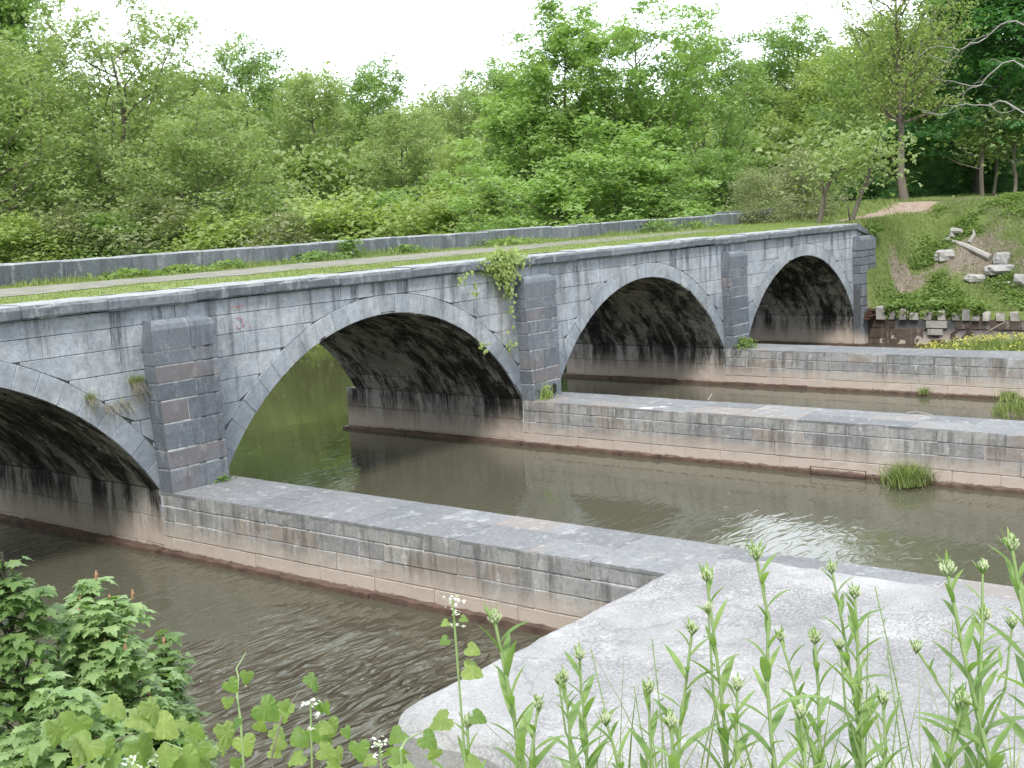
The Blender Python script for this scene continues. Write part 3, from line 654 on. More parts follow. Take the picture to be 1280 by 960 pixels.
# ------------------------------------------------------------------ pale slab in the foreground
def make_slab():
    x0, x1, y0, y1, zt = -5.72, .12, -18.5, -10.72, 1.45
    nu, nv = 120, 130; V = []
    U = np.linspace(-1, 1, nu); Wv = np.linspace(-1, 1, nv)
    xs = x0+(x1-x0)*(U+1)/2; ys = y0+(y1-y0)*(Wv+1)/2
    XX, YY = np.meshgrid(xs, ys, indexing='ij')
    dx = np.minimum(XX-x0, x1-XX); dy = np.minimum(YY-y0, y1-YY); r = .5
    # rounded far-left corner in plan
    cx, cy = x0+r, y1-r
    m = (XX < cx) & (YY > cy); ang = np.arctan2(YY-cy, XX-cx)
    rr = np.maximum(np.abs(XX-cx), np.abs(YY-cy)); XX = np.where(m, cx+rr*np.cos(ang)*1, XX); YY = np.where(m, cy+rr*np.sin(ang)*1, YY)
    d = np.minimum(dx, dy); edge = .22
    ZZ = zt-.10*(1-smooth(0, edge, d))**2+.028*fbm(XX, YY, 0, 21, 5, .9)+.008*fbm(XX, YY, 0, 22, 4, 6.)
    j = .05*fbm(XX*1., YY*1., 0, 33, 5, 2.2)*(1-smooth(0, .5, d))
    XX = XX+j*.9; YY = YY+j*.8
    ZZ -= .09*smooth(.5, 0, d)*smooth(.2, .7, fbm(XX, YY, 0, 40, 4, 1.4))
    a = Acc(); ix = np.arange(nu*nv).reshape(nu, nv)
    a.add(np.stack([XX.ravel(), YY.ravel(), ZZ.ravel()], 1), np.stack([ix[:-1, :-1].ravel(), ix[1:, :-1].ravel(), ix[1:, 1:].ravel(), ix[:-1, 1:].ravel()], 1))
    # skirts with depth
    loop = list(ix[:, 0])+list(ix[-1, 1:])+list(ix[::-1, -1][1:])+list(ix[0, ::-1][1:-1])
    P = np.stack([XX.ravel(), YY.ravel(), ZZ.ravel()], 1)[loop]; c = np.array([(x0+x1)/2, (y0+y1)/2, 0]); K = 16; V = []
    for k in range(K+1):
        t = k/K; q = P.copy(); out_ = (P-c); out_[:, 2] = 0; out_ /= np.linalg.norm(out_, axis=1)[:, None]
        bulge = .07*sin(min(1, t*6)*pi/2)+.05*t+.07*fbm(P[:, 0]*1.5, P[:, 1]*1.5, t*2.5, 51, 4, 1.5)*min(1, t*5)
        q = q+out_*np.reshape(bulge, (-1, 1)); q[:, 2] = P[:, 2]*(1-t)+(-.8)*t; V.append(q)
    n = len(P); ii = np.arange(n); F = []
    for k in range(K): F.append(np.stack([k*n+ii, k*n+(ii+1) % n, (k+1)*n+(ii+1) % n, (k+1)*n+ii], 1))
    a.add(np.concatenate(V), np.concatenate(F))
    return a.build('stone_slab', M_slab, smooth=True)
tag(make_slab(), 'broad pale weathered slab with rounded corner behind the foreground weeds', 'slab')

# ------------------------------------------------------------------ retaining wall on the right bank
rw = empty('retaining_wall', (31.9, -.4, 0), 'brown stained low retaining wall topped with short pale posts below the grassy bank', 'retaining wall')
a = Acc(); fw = lambda s, t, w: np.stack([31.9-w+.02*(1.2-t), -s, t], 1)
blocks(a, fw, .3, 16, [(-.4, .28), (.28, .66), (.66, 1.02)], (1.2, 2.6), 611, gap=.006, jit=.02, cham=.015, rough=.01)
o = a.build('wall_face', M_wall, rw, loc=(31.9, -.4, 0)); o.location = (0, 0, 0)
a = Acc(); box(a, (31.93, -16, -.6), (32.3, -.2, .98)); o = a.build('wall_core', M_wet, rw, loc=(31.9, -.4, 0)); o.location = (0, 0, 0)
rs = np.random.RandomState(77); y = -.75; k = 0
while y > -8.6:
    wd = rs.uniform(.2, .3)
    if not (3.6 < -y < 4.6 and rs.rand() < .6):
        a = Acc(); z0, z1 = .99, 1.36+rs.normal()*.09-.08*(y < -3.4)
        ins = rs.uniform(-.05, .10); tl = rs.normal()*.03; V = []
        for z, e in ((z0, 0), (z1-.04, .01), (z1, .03)):
            V += [(31.80+ins+e+.02*rs.normal(), y-wd+e+.02*rs.normal()+tl*(z > z0), z+.02*rs.normal()*(z > z0)), (31.80+ins+e, y-e+tl*(z > z0), z), (32.25, y-e, z), (32.25, y-wd+e, z)]
        a.add(V, [[i*4+j, i*4+(j+1) % 4, (i+1)*4+(j+1) % 4, (i+1)*4+j] for i in range(2) for j in range(4)]+[[8, 9, 10, 11]], rs.rand())
        o = a.build('post', M_block, rw, loc=(31.9, -.4, 0)); o.location = (0, 0, 0)
    y -= wd+rs.uniform(.10, .24); k += 1
a = Acc(); box(a, (31.84, -3.35, .70), (31.95, -2.6, .96), .8); box(a, (31.85, -3.2, .44), (31.95, -2.65, .66), .8)
o = a.build('pale_block', M_block, rw, loc=(31.9, -.4, 0)); o.location = (0, 0, 0)
# dark broken timber ends beside the end pilaster
a = Acc(); rs = np.random.RandomState(5)
for q in range(4): box(a, (31.3+.1*q, -.62-.1*rs.rand(), 1.02+q*.1), (31.9, -.44, 1.09+q*.1))
tag(a.build('broken_timber', M_rust), 'dark broken timber ends at the foot of the last pilaster', 'timber')

def rock(name, loc, size, seed, label, cat='rock', group=None, rot=0., mat=None, n=6):
    a = Acc(); V = []; m = n
    for i in range(n+1):
        ph = pi*i/n
        for j in range(2*n):
            t = pi*j/n; d = np.array([sin(ph)*cos(t), sin(ph)*sin(t), cos(ph)]); p = np.sign(d)*np.abs(d)**.62
            p *= 1+.32*fbm(d[0]*2, d[1]*2, d[2]*2, seed, 4, 1.4); x, y, z = p*np.array(size)*.5
            V.append((x*cos(rot)-y*sin(rot), x*sin(rot)+y*cos(rot), z))
    V = np.array(V); F = [[i*2*n+j, (i+1)*2*n+j, (i+1)*2*n+(j+1) % (2*n), i*2*n+(j+1) % (2*n)] for i in range(n) for j in range(2*n)]
    a.add(V, F); o = a.build(name, mat or M_rock); o.location = (loc[0], loc[1], loc[2]-.05); tag(o, label, cat, group); return o
def on_ray(u, v, dmin=44, dmax=60):
    """where a sight line meets the bank"""
    d = _f*FPX+(u-640)*_r-(v-480)*_u; d = d/np.linalg.norm(d); t = dmin
    while t < dmax:
        p = np.array(CAM)+t*d
        if p[2] <= height(p[0], p[1]): break
        t += .05
    return p
p = on_ray(1182, 322); rock('rock', (p[0], p[1], p[2]+.12), (.65, .75, .5), 3, 'single squarish pale rock lying alone on the bank left of the logs', rot=.4)
p = on_ray(1250, 340); rock('rock', (p[0], p[1], p[2]+.12), (.7, 1.25, .42), 5, 'large flat white rock slab at the right end of the pale log', rot=.9)
p = on_ray(1252, 328); rock('rock', (p[0], p[1], p[2]+.2), (.55, .6, .5), 6, 'chunky pale rock propped on top of the flat white rock', rot=.2)
p = on_ray(1222, 348); rock('rock', (p[0], p[1], p[2]+.06), (.7, .9, .3), 7, 'low tapering pale rock just left of the large flat white rock', rot=1.2)
p = on_ray(1276, 353); rock('rock', (p[0], p[1], p[2]+.12), (.6, .6, .5), 8, 'rounded pinkish rock at the right edge of the photo above the wall', rot=.2)
p = on_ray(1255, 354); rock('rock', (p[0], p[1], p[2]+.04), (.3, .7, .2), 9, 'small white stone in the dirt between the flat rock and the pinkish rock', rot=.2)
def log(name, pts, r, label, cat, mat=M_pale, n=7):
    a = Acc(); tube(a, pts, r, n); b = pts[0]; o = a.build(name, mat, loc=tuple(b)); tag(o, label, cat); return o
p, q = on_ray(1182, 301), on_ray(1238, 327)
log('fallen_log', [p+(0, 0, .1), .5*(p+q)+(0, 0, .16), q+(0, 0, .15)], [.07, .11, .13], 'long pale fallen log slanting down the bank towards the rocks', 'log')
p, q = on_ray(1192, 298), on_ray(1212, 303)
log('tree_stump', [p+(0, 0, .05), p+(0, 0, .3), .5*(p+q)+(0, 0, .38)], [.2, .16, .08], 'pale broken stump with splintered roots above the fallen log', 'stump')
p = on_ray(1212, 303)
log('driftwood', [p+(0, 0, 0), p+(.1, -.15, .3), p+(.1, -.1, .5)], [.09, .07, .03], 'short upright piece of driftwood right of the pale stump', 'driftwood')
log('driftwood', [np.array((31.7, -4.55, .25)), np.array((31.55, -5.0, .7)), np.array((31.6, -5.5, 1.0))], [.03, .04, .025], 'thin bare branch leaning against the brown retaining wall', 'branch', M_twig)
# rusty frame on the ledge of the middle pier, sticks on the piers
a = Acc(); x = 10.43
for za in (.03, .17): box(a, (x-.018, -8.75, za), (x, -7.55, za+.011))
for yy in (-8.75, -7.57): box(a, (x-.018, yy, 0.), (x, yy+.014, .18))
tag(a.build('iron_frame', M_rust), 'rusty rectangular iron frame against the ledge of the middle pier', 'frame')
log('stick', [np.array((12.05, -9.0, 1.13)), np.array((12.1, -9.2, 1.15)), np.array((12.0, -9.55, 1.12))], .009, 'pale thin stick on the rim of the middle pier', 'stick', M_pale)
log('stick', [np.array((12.0, -4.35, 1.13)), np.array((12.3, -4.3, 1.24))], .010, 'short stick poking up from the middle pier rim, near its third joint', 'stick', M_pale)

# ------------------------------------------------------------------ trees
def crown_tree(seed, H, R, bare, nl, leaf, per, style='round', sub=5, trunk_r=.22, tmpl=SPRIG, rc=.5, up=.55, flat=.6, twig_n=3):
    """prototype tree: limbs reach for points on a lumpy crown envelope, side branches carry leafy twig clumps"""
    rs = np.random.RandomState(seed); T = Acc(); Lf = Acc()
    k = 9; tz = np.linspace(0, H*.8, k); tx = np.cumsum(rs.normal(size=k)*.008*H); ty = np.cumsum(rs.normal(size=k)*.008*H); tx -= tx[0]; ty -= ty[0]
    tp = np.stack([tx, ty, tz], 1); tr = trunk_r*(1-.85*np.linspace(0, 1, k)**1.1); tr[0] *= 1.35
    tube(T, tp, tr, 8); cl = []
    zb, zt = bare*H, H*.98
    for i in range(nl):
        u = (i+.5)/nl; az = i*2.39996+rs.rand()*.5
        if style == 'column': rad_ = R*(.55+.45*sin(pi*min(1, u*1.05)))*(1-.6*u**3); 
        elif style == 'vase': rad_ = R*(.55+.5*u-1.0*max(0, u-.6)**1.4)
        elif style == 'shrub': rad_ = R*sqrt(max(0, 1-.92*u**2))
        elif style == 'wide': rad_ = R*(1.02-.7*u**1.6)
        else: rad_ = R*sqrt(max(.03, 1-((u-.42)/.60)**2))
        rad_ *= rs.uniform(.72, 1.15)*(1 if i % 4 else .55); ze = zb+(zt-zb)*u+rs.normal()*.03*H; 
        if rad_ < .3*R: ze = min(ze, zt)+rs.uniform(-.04, .06)*H
        end = np.array([cos(az)*rad_, sin(az)*rad_, ze]); drop = {'vase': 1.1, 'column': 1.3, 'wide': .35, 'shrub': .9}.get(style, .75)*rad_
        z0 = max(min(ze-drop, H*.78), zb*.8 if style != 'shrub' else .05*H); q = min(z0/(H*.8), .999)*(k-1); j = int(q); p0 = tp[j]+(tp[j+1]-tp[j])*(q-j)
        m = 6; v = end-p0; Ln = np.linalg.norm(v); pts = []
        for s_ in range(m):
            f = s_/(m-1); p = p0+v*f; p[2] += -.10*Ln*sin(pi*f)*(1 if style != 'wide' else -.6); p = p+rs.normal(size=3)*.03*Ln*(0 < s_); pts.append(p)
        r0 = trunk_r*(.42-.3*z0/H)*min(1, Ln/R+.3); tube(T, pts, np.linspace(r0, r0*.18, m), 5)
        for b in range(sub):
            f = .38+.62*(b+rs.rand()*.6)/sub; q = min(f, .999)*(m-1); jj = int(q); pb = pts[jj]+(pts[jj+1]-pts[jj])*(q-jj)
            dd = (pts[jj+1]-pts[jj]); dd /= np.linalg.norm(dd); sd = rs.normal(size=3); sd -= (sd@dd)*dd; sd /= np.linalg.norm(sd)
            bd = dd*.5+sd*.85+np.array([0, 0, .15]); bd /= np.linalg.norm(bd); bl = R*rs.uniform(.14, .30)
            bp = [pb, pb+bd*bl*.5+np.array([0, 0, .04*bl]), pb+bd*bl+np.array([0, 0, .02*bl])]
            tube(T, bp, [r0*.25, r0*.16, r0*.06], 4)
            for c in range(twig_n): cl.append(pb+bd*bl*(.25+.8*(c+rs.rand()*.5)/twig_n)+rs.normal(size=3)*.15*rc)
        cl.append(pts[-1]); cl.append(pts[-1]+(0, 0, .3*rc))
    cl = np.array(cl); n = len(cl); ctint = rs.uniform(0, 1, n)
    reps = rs.poisson(per*rs.uniform(.3, 1.7, n)); ii = np.repeat(np.arange(n), reps)
    off = rs.normal(size=(len(ii), 3))*rc*np.array([1, 1, flat])*rs.uniform(.6, 1.3, n)[ii][:, None]
    M = rotmats(len(ii), rs, up); sz = leaf*rs.uniform(.6, 1.25, len(ii))
    scatter(Lf, *tmpl, M, cl[ii]+off, sz, np.clip(ctint[ii]*.6+rs.rand(len(ii))*.4, 0, 1))
    return T, Lf
ML = {
 'olive': leaf_mat('olive_spring_leaves', (.26, .33, .15), (.40, .485, .235), .45, cc=(.33, .43, .17)),
 'mid': leaf_mat('mid_green_leaves', (.20, .315, .11), (.34, .465, .185), .45, cc=(.25, .38, .13)),
 'bright': leaf_mat('bright_maple_leaves', (.25, .375, .13), (.42, .56, .22), .46, cc=(.29, .44, .16)),
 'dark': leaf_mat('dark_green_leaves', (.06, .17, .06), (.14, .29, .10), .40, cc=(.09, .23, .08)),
 'yellow': leaf_mat('yellow_green_leaves', (.28, .36, .12), (.42, .50, .20), .45, cc=(.33, .42, .15)),
 'brown': leaf_mat('brownish_new_leaves', (.27, .28, .17), (.37, .40, .23), .38, cc=(.30, .37, .17)),
}
PROTO = {}
def proto(key, mat, *a, bark=None, **kw):
    T, Lf = crown_tree(*a, **kw)
    t = T.build('trunk', bark or M_bark, smooth=True); c = Lf.build('crown', mat)
    PROTO[key] = [t, c, a[1], False]
    for o in (t, c): COL.objects.unlink(o)
# style, matkey, seed, H, R, bare, limbs, leaf, per
for key, mk, args, kw in [
    ('feather', 'olive', (11, 14, 4.8, .10, 54, .17, 27), dict(style='vase', sub=6, rc=.36, trunk_r=.2)),
    ('feather2', 'olive', (12, 14, 4.9, .08, 54, .17, 27), dict(style='round', sub=6, rc=.38, trunk_r=.2)),
    ('round', 'mid', (13, 14, 4.8, .12, 50, .22, 27), dict(style='round', sub=5, rc=.42)),
    ('round2', 'olive', (14, 14, 5.0, .10, 54, .22, 27), dict(style='round', sub=5, rc=.42)),
    ('poplar', 'mid', (15, 18, 3.6, .08, 52, .24, 28), dict(style='column', sub=5, rc=.42)),
    ('maple', 'bright', (16, 14, 5.0, .14, 52, .26, 29), dict(style='round', sub=5, rc=.42, up=1.0, flat=.4)),
    ('maple2', 'bright', (17, 14, 5.4, .10, 56, .26, 29), dict(style='vase', sub=5, rc=.44, up=1.0, flat=.4)),
    ('tall', 'yellow', (18, 18, 5.6, .36, 44, .20, 15), dict(style='vase', sub=6, rc=.45, trunk_r=.30)),
    ('darkmaple', 'dark', (19, 16, 5.6, .22, 44, .32, 24), dict(style='wide', sub=6, rc=.55, up=1.1, flat=.3, bark=M_barkd)),
    ('midmix', 'yellow', (20, 12, 4.2, .10, 46, .17, 30), dict(style='round', sub=5, rc=.38)),
    ('shrub', 'mid', (21, 4.5, 2.6, .05, 38, .12, 30), dict(style='shrub', sub=5, rc=.28, trunk_r=.06)),
    ('shrubb', 'brown', (22, 4.5, 2.4, .05, 40, .10, 16), dict(style='shrub', sub=6, rc=.26, trunk_r=.06)),
    ('shruby', 'yellow', (23, 4, 2.4, .05, 38, .12, 30), dict(style='shrub', sub=5, rc=.27, trunk_r=.05)),
    ]:
    b = kw.pop('bark', M_bark if 'shrub' not in key else M_twig)
    proto(key, ML[mk], *args, bark=b, **kw)
def vh(u): return 480-FPX*math.tan(-PITCH)+(640-u)*math.tan(-ROLL)
def place(u, D, z=None):
    th = YAW+math.atan((u-640)/FPX); x = CAM[0]+D*sin(th); y = CAM[1]+D*cos(th)
    return x, y, float(height(x, y)) if z is None else z
def tree(key, u, D, vtop, label, wide=1., rot=0., name='tree', cat='tree', group=None, mat=None):
    """one tree standing D metres away in the direction u, as tall as the photo shows it"""
    x, y, z = place(u, D); H = CAM[2]-z+(vh(u)-vtop)/FPX*D
    t, c, h0, used = PROTO[key]; s = H/(h0*1.0)
    root = empty(name, (x, y, z-.1), label, cat, group); root.rotation_euler = (0, 0, rot); root.scale = (s*wide, s*wide, s)
    for o in (t, c):
        q = o.copy(); COL.objects.link(q); q.parent = root
        if mat and o is c: q.material_slots[0].link = 'OBJECT'; q.material_slots[0].material = ML[mat]
    return root
TG = 'trees beyond the aqueduct'
TR = [
 ('poplar', 62, 88, -12, 'tallest upright tree with several pointed green tops at the top left corner', 1.0, 0),
 ('feather', 172, 76, 12, 'feathery olive tree with dark forking trunk showing, right of the pointed top-left tree', 1.15, 1),
 ('feather2', 10, 72, 70, 'airy pale olive tree at the left edge of the photo, above the parapet', 1.2, 2),
 ('poplar', -30, 84, 30, 'upright green tree cut off by the left edge, behind the airy olive one', 1.2, 4),
 ('round2', 255, 84, 92, 'rounded olive tree between the feathery tree and the one with the knobby crown', .95, 2.5),
 ('round', 335, 90, 62, 'tree with a knobby crown standing out against the sky, left of the main arch', .85, 1.5),
 ('feather2', 268, 68, 135, 'lower spreading olive tree in front of the feathery tree, twigs showing', 1.25, 5),
 ('round2', 415, 84, 95, 'broad rounded olive tree directly above the main arch, lighter side to the right', 1.1, .3),
 ('round', 492, 88, 84, 'darker rounded treetop peeping over the broad olive tree above the main arch', 1., 3.3),
 ('round2', 520, 74, 135, 'wide soft olive tree left of the bright maples, its crown touching the parapet', 1.2, 4.2),
 ('feather', 588, 95, 98, 'sparse pale treetop seen against the sky left of the dark round one', .9, 2.2),
 ('round', 640, 98, 82, 'small dark round treetop far behind the left edge of the bright maple', .9, 5.),
 ('midmix', 590, 70, 175, 'low light olive tree between the wide soft tree and the bright maples', 1.2, 1.),
 ('maple', 726, 62, 22, 'large bright maple with layered leaves, leftmost of the tall pair', .95, 0.),
 ('maple2', 815, 60, 0, 'tallest bright maple with a scalloped top, centre right against the sky', .95, 2.),
 ('maple', 668, 60, 105, 'bright leafy maple leaning out left of the tall maple pair', .95, 3.),
 ('maple2', 700, 52, 190, 'low bright maple with big leaves hanging over the parapet behind the vine', 1.25, 4.5),
 ('round', 890, 74, 45, 'loose-topped green tree right of the tall scalloped maple', 1., 1.2),
 ('maple', 790, 53, 165, 'low leafy maple with a dark bent trunk, above the third arch', 1.2, 5.4),
 ('round2', 950, 92, 82, 'olive tree filling the dip of the skyline right of the maples', 1., 2.),
 ('round', 1000, 90, 35, 'rounded tree behind the leaning trunks, its top touching the upper edge of the sky gap', 1., 4.),
 ('midmix', 1045, 84, 90, 'yellow-green tree above the leaning trunks at the deck end', 1.5, .5),
 ('tall', 1137, 57.5, -75, 'tall tree with a thick straight grey trunk at the head of the dirt path', .85, 2.2),
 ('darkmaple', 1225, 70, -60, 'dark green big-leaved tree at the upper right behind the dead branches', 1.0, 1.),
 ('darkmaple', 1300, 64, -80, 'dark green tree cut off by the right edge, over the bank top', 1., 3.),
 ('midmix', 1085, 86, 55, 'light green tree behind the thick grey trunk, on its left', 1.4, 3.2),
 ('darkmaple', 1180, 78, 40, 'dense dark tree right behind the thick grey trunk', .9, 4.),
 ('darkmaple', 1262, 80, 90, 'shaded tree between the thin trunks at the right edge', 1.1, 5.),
 ('round', 1120, 74, 40, 'shaded green tree far behind the thick grey trunk, filling the gap beside it', 1.2, 5.),
]
for key, u, D, vt, lab, wd, ro in TR: tree(key, u, D, vt, lab, wd, ro, group=TG)
SH = [
 ('shruby', 30, 66, 262, 'light shrub over the left end of the far parapet', 1.5, 0), ('shrubb', 95, 68, 240, 'brownish twiggy shrub below the pointed trees', 1.5, 1),
 ('shrub', 160, 67, 250, 'green shrub under the feathery tree', 1.5, 2), ('shrubb', 225, 66, 235, 'brown-tinged shrub under the rounded olive tree', 1.6, 3),
 ('shruby', 290, 64, 262, 'light shrub left of the grey bare bush', 1.5, 4), ('shrubb', 368, 62, 248, 'grey bare twiggy bush between the arch crown and the trees', 1.1, 5),
 ('shrub', 330, 70, 225, 'green shrub behind the grey bare bush', 1.6, 2.4), ('shruby', 440, 63, 238, 'pale green shrub above the crown of the main arch', 1.5, 1.), 
 ('shrub', 505, 66, 225, 'green shrub right of the pale one above the main arch', 1.5, 2.), ('shruby', 575, 60, 235, 'light yellow-green shrub left of the low bright maple', 1.4, 3.),
 ('shrub', 640, 62, 210, 'green shrub behind the low bright maple', 1.5, .4), ('shrub', 850, 56, 215, 'green shrub left of the far parapet end', 1.5, 1.4),
 ('shrubb', 955, 52, 212, 'greyish brown bush standing at the end of the far parapet', 1.3, 2.), ('shrub', 905, 58, 190, 'green shrub behind the far parapet end', 1.5, 3.),
 ('shrub', 1085, 68, 205, 'dark shrub between the leaning trunks and the grey trunk', 1.5, 3.), ('shrubb', 1010, 55, 190, 'brown leafless bush behind the leaning trunks', 1.2, 4.),
 ('shrub', 1175, 70, 205, 'shaded shrub just right of the thick grey trunk', 1.5, 4.), ('shrub', 1250, 72, 200, 'shaded shrub by the thin trunks at the right edge', 1.5, 5.),
]
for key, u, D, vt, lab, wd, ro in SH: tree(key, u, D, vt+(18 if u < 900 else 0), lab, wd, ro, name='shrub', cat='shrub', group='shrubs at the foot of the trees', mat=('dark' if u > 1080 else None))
# far wood that reads as one mass: background crowns and dark understorey
a = Acc(); rs = np.random.RandomState(8)
for u in range(-160, 1450, 24):
    for D, vt in ((118, 118), (108, 150), (96, 205), (84, 240)):
        x, y, z = place(u+rs.uniform(-14, 14), D+rs.uniform(-5, 5)); 
        if u > 1000: vt = vt-50
        H = CAM[2]-z+(vh(u)-vt+rs.uniform(-25, 18))/FPX*D; H = max(H, 5); n = 2600 if D > 90 else 1700
        p = rs.normal(size=(n, 3)); p /= np.linalg.norm(p, axis=1)[:, None]; p *= rs.uniform(.5, 1, n)[:, None]**.5
        p *= 1+.18*np.sin(p[:, [1, 2, 0]]*7+rs.rand()*6); P = p*np.array([3.2, 3.2, H*.52])+np.array([x, y, z+H*.5])
        scatter(a, *RHOMB, rotmats(n, rs, .5), P, rs.uniform(.3, .55, n), np.clip(rs.rand()*.5+rs.rand(n)*.5, 0, 1))
        tube(a, [(x, y, z-.3), (x+rs.normal()*.3, y, z+H*.4), (x+rs.normal()*.5, y, z+H*.8)], [.2, .14, .05], 5, 0., 1)
tag(a.build('woodland', [ML['olive'], M_barkd]), kind='stuff')
# single trunks the photo picks out
def trunk_thing(u, D, vt, r, lean, label, mat=M_bark, name='tree_trunk', seed=0):
    x, y, z = place(u, D); H = CAM[2]-z+(vh(u)-vt)/FPX*D; rs = np.random.RandomState(seed); a = Acc()
    th = YAW+math.atan((u-640)/FPX); ax = np.array([cos(th), -sin(th), 0]); pts = [np.array([x, y, z-.2])+ax*lean*H*t**1.1+rs.normal(size=3)*.03*(t > 0)+np.array([0, 0, H*t]) for t in np.linspace(0, 1, 7)]
    root = empty('slender_tree', tuple(pts[0]), label, 'tree'); P = np.array(pts)-pts[0]
    tube(a, P, np.linspace(r, r*.5, 7), 8)
    for q in range(7):
        c = P[3+q//2]; d = np.array([rs.normal(), rs.normal(), .8])*r*5; tube(a, [c, c+d*.6, c+d+np.array([0, 0, .2])], [r*.3, r*.2, r*.08], 4)
    a.build('trunk', mat, root, smooth=True); cr_ = Acc(); n = 500; p = P[-1]+rs.normal(size=(n, 3))*np.array([.7, .7, .6])
    scatter(cr_, *SPRIG, rotmats(n, rs, .6), p, rs.uniform(.15, .28, n), rs.rand(n)); cr_.build('crown', ML['olive'], root); return root
trunk_thing(1016, 49, 195, .14, .32, 'left one of two pale trunks leaning right at the deck end', M_bark, seed=1)
trunk_thing(1026, 49.2, 200, .12, .30, 'right one of two pale trunks leaning right at the deck end', M_bark, seed=2)
trunk_thing(1063, 58, 190, .06, .02, 'thin upright pale trunk between the leaning pair and the thick grey trunk', M_bark, seed=3)
trunk_thing(1232, 62, 170, .13, .02, 'leftmost of the thin shaded trunks on top of the right bank', M_bark, seed=4)
trunk_thing(1247, 63, 175, .09, .09, 'slanting thin trunk in the shade on top of the right bank', M_bark, seed=5)
trunk_thing(1272, 62, 160, .10, .03, 'rightmost thin trunk on the bank top, by the edge of the photo', M_bark, seed=6)
# dead tree whose bare limbs reach left across the dark leaves
def dead_tree():
    x, y, z = place(1330, 46); root = empty('dead_tree', (x, y, z), 'dead tree at the right edge whose bleached bare branches reach left over dark leaves', 'tree')
    th = YAW+math.atan((1330-640)/FPX); ax = np.array([-cos(th), sin(th), 0]); rs = np.random.RandomState(4)
    k = 46/FPX; base = np.array([x, y, z])
    def P(u, v, dd=0): 
        th = YAW+math.atan((u-640)/FPX); D = 46+dd
        return np.array([CAM[0]+D*sin(th), CAM[1]+D*cos(th), CAM[2]+(vh(u)-v)/FPX*D])-base
    a = Acc(); tube(a, [P(1330, 250), P(1326, 150), P(1332, 60), P(1325, -20)], [.24, .2, .16, .1], 8); a.build('trunk', M_bark, root, smooth=True)
    for q, path in enumerate([[(1328, 95), (1275, 50), (1235, 66), (1205, 78), (1180, 73), (1155, 84)], [(1205, 78), (1190, 92), (1165, 82)],
        [(1328, 150), (1270, 92), (1230, 118), (1205, 116), (1172, 110)], [(1328, 175), (1262, 138), (1240, 142), (1205, 140), (1185, 152), (1160, 146)], [(1205, 140), (1215, 124), (1238, 118)], [(1240, 142), (1258, 150), (1275, 146)]]):
        big_ = q in (0, 2, 3); base_pts = [P(u, v, rs.uniform(-.6, .6)) for u, v in path]; fine = []
        for k in range(len(base_pts)-1):
            p0 = base_pts[max(k-1, 0)]; p1 = base_pts[k]; p2 = base_pts[k+1]; p3 = base_pts[min(k+2, len(base_pts)-1)]
            for t in np.linspace(0, 1, 5)[:-1]:
                fine.append(.5*((2*p1)+(-p0+p2)*t+(2*p0-5*p1+4*p2-p3)*t*t+(-p0+3*p1-3*p2+p3)*t**3)+rs.normal(size=3)*.025)
        fine.append(base_pts[-1]); a = Acc(); rr = np.linspace(.032 if big_ else .018, .006, len(fine)); tube(a, fine, rr, 6)
        for k in range(3, len(fine)-1, 2):
            d = fine[k+1]-fine[k-1]; d /= np.linalg.norm(d); sd = rs.normal(size=3); sd -= (sd@d)*d; sd /= np.linalg.norm(sd); l = rs.uniform(.3, .9); v = d*.8+sd*.7
            pts = [fine[k], fine[k]+v*l*.5+rs.normal(size=3)*.04, fine[k]+v*l+rs.normal(size=3)*.06]; tube(a, pts, [rr[k]*.45, rr[k]*.3, .004], 4)
            if rs.rand() < .6: tube(a, [pts[1], pts[1]+(v+rs.normal(size=3)*.5)*l*.4], [rr[k]*.28, .004], 4)
        a.build('branch', M_pale, root)
dead_tree()

# ------------------------------------------------------------------ ground plants
def blade_cloud(acc, pts, hgt, wid, rs, lean=.35, seg=2, tint=None):
    """curved tapering grass blades standing on pts"""
    n = len(pts); az = rs.uniform(0, 2*pi, n); h = hgt*rs.uniform(.5, 1.25, n); wd = wid*rs.uniform(.7, 1.3, n); ln = lean*rs.uniform(.1, 1.4, n)
    dx = np.stack([np.cos(az), np.sin(az), 0*az], 1); sx = np.stack([-np.sin(az), np.cos(az), 0*az], 1); V = []
    for i in range(seg+1):
        t = i/seg; c = pts+dx*(h*ln*t*t)[:, None]+np.array([0, 0, 1])*(h*(t-.25*ln*t*t))[:, None]; ww = (wd*(1-t*.9)*.5)[:, None]
        V += [c-sx*ww, c+sx*ww]
    V = np.stack(V, 1); k = 2*(seg+1); F = np.array([[2*i, 2*i+1, 2*i+3, 2*i+2] for i in range(seg)])
    FF = (F[None]+(np.arange(n)*k)[:, None, None]).reshape(-1, 4)
    acc.add(V.reshape(-1, 3), FF, np.repeat(rs.rand(n) if tint is None else tint, k))
rs = np.random.RandomState(31)
# turf of the deck
n = 60000; x = rs.uniform(-6, 33.4, n)**1.; y = rs.uniform(.5, 5.2, n); inpath = (y > 2.0+.2*np.sin(x*1.3)) & (y < 4.4+.2*np.sin(x*.9+1)) & (x < 26)
fade = rs.rand(n) < smooth(10, 26, x)*.9*(.25+.75*smooth(.2, .9, abs(y-3.1)))
keep = ~inpath | fade; x, y = x[keep], y[keep]; a = Acc()
blade_cloud(a, np.stack([x, y, zdeck(y)], 1), .055, .018, rs)
n = 9000; x = rs.uniform(-4, 34, n); y = 5.2-np.abs(rs.normal(size=n))*.3; blade_cloud(a, np.stack([x, y, zdeck(y)], 1), .17*(.5+fbm(x*1.2, 0*x, 0, 71, 3, 1.)), .02, rs)
tag(a.build('deck_grass', M_grass), kind='stuff')
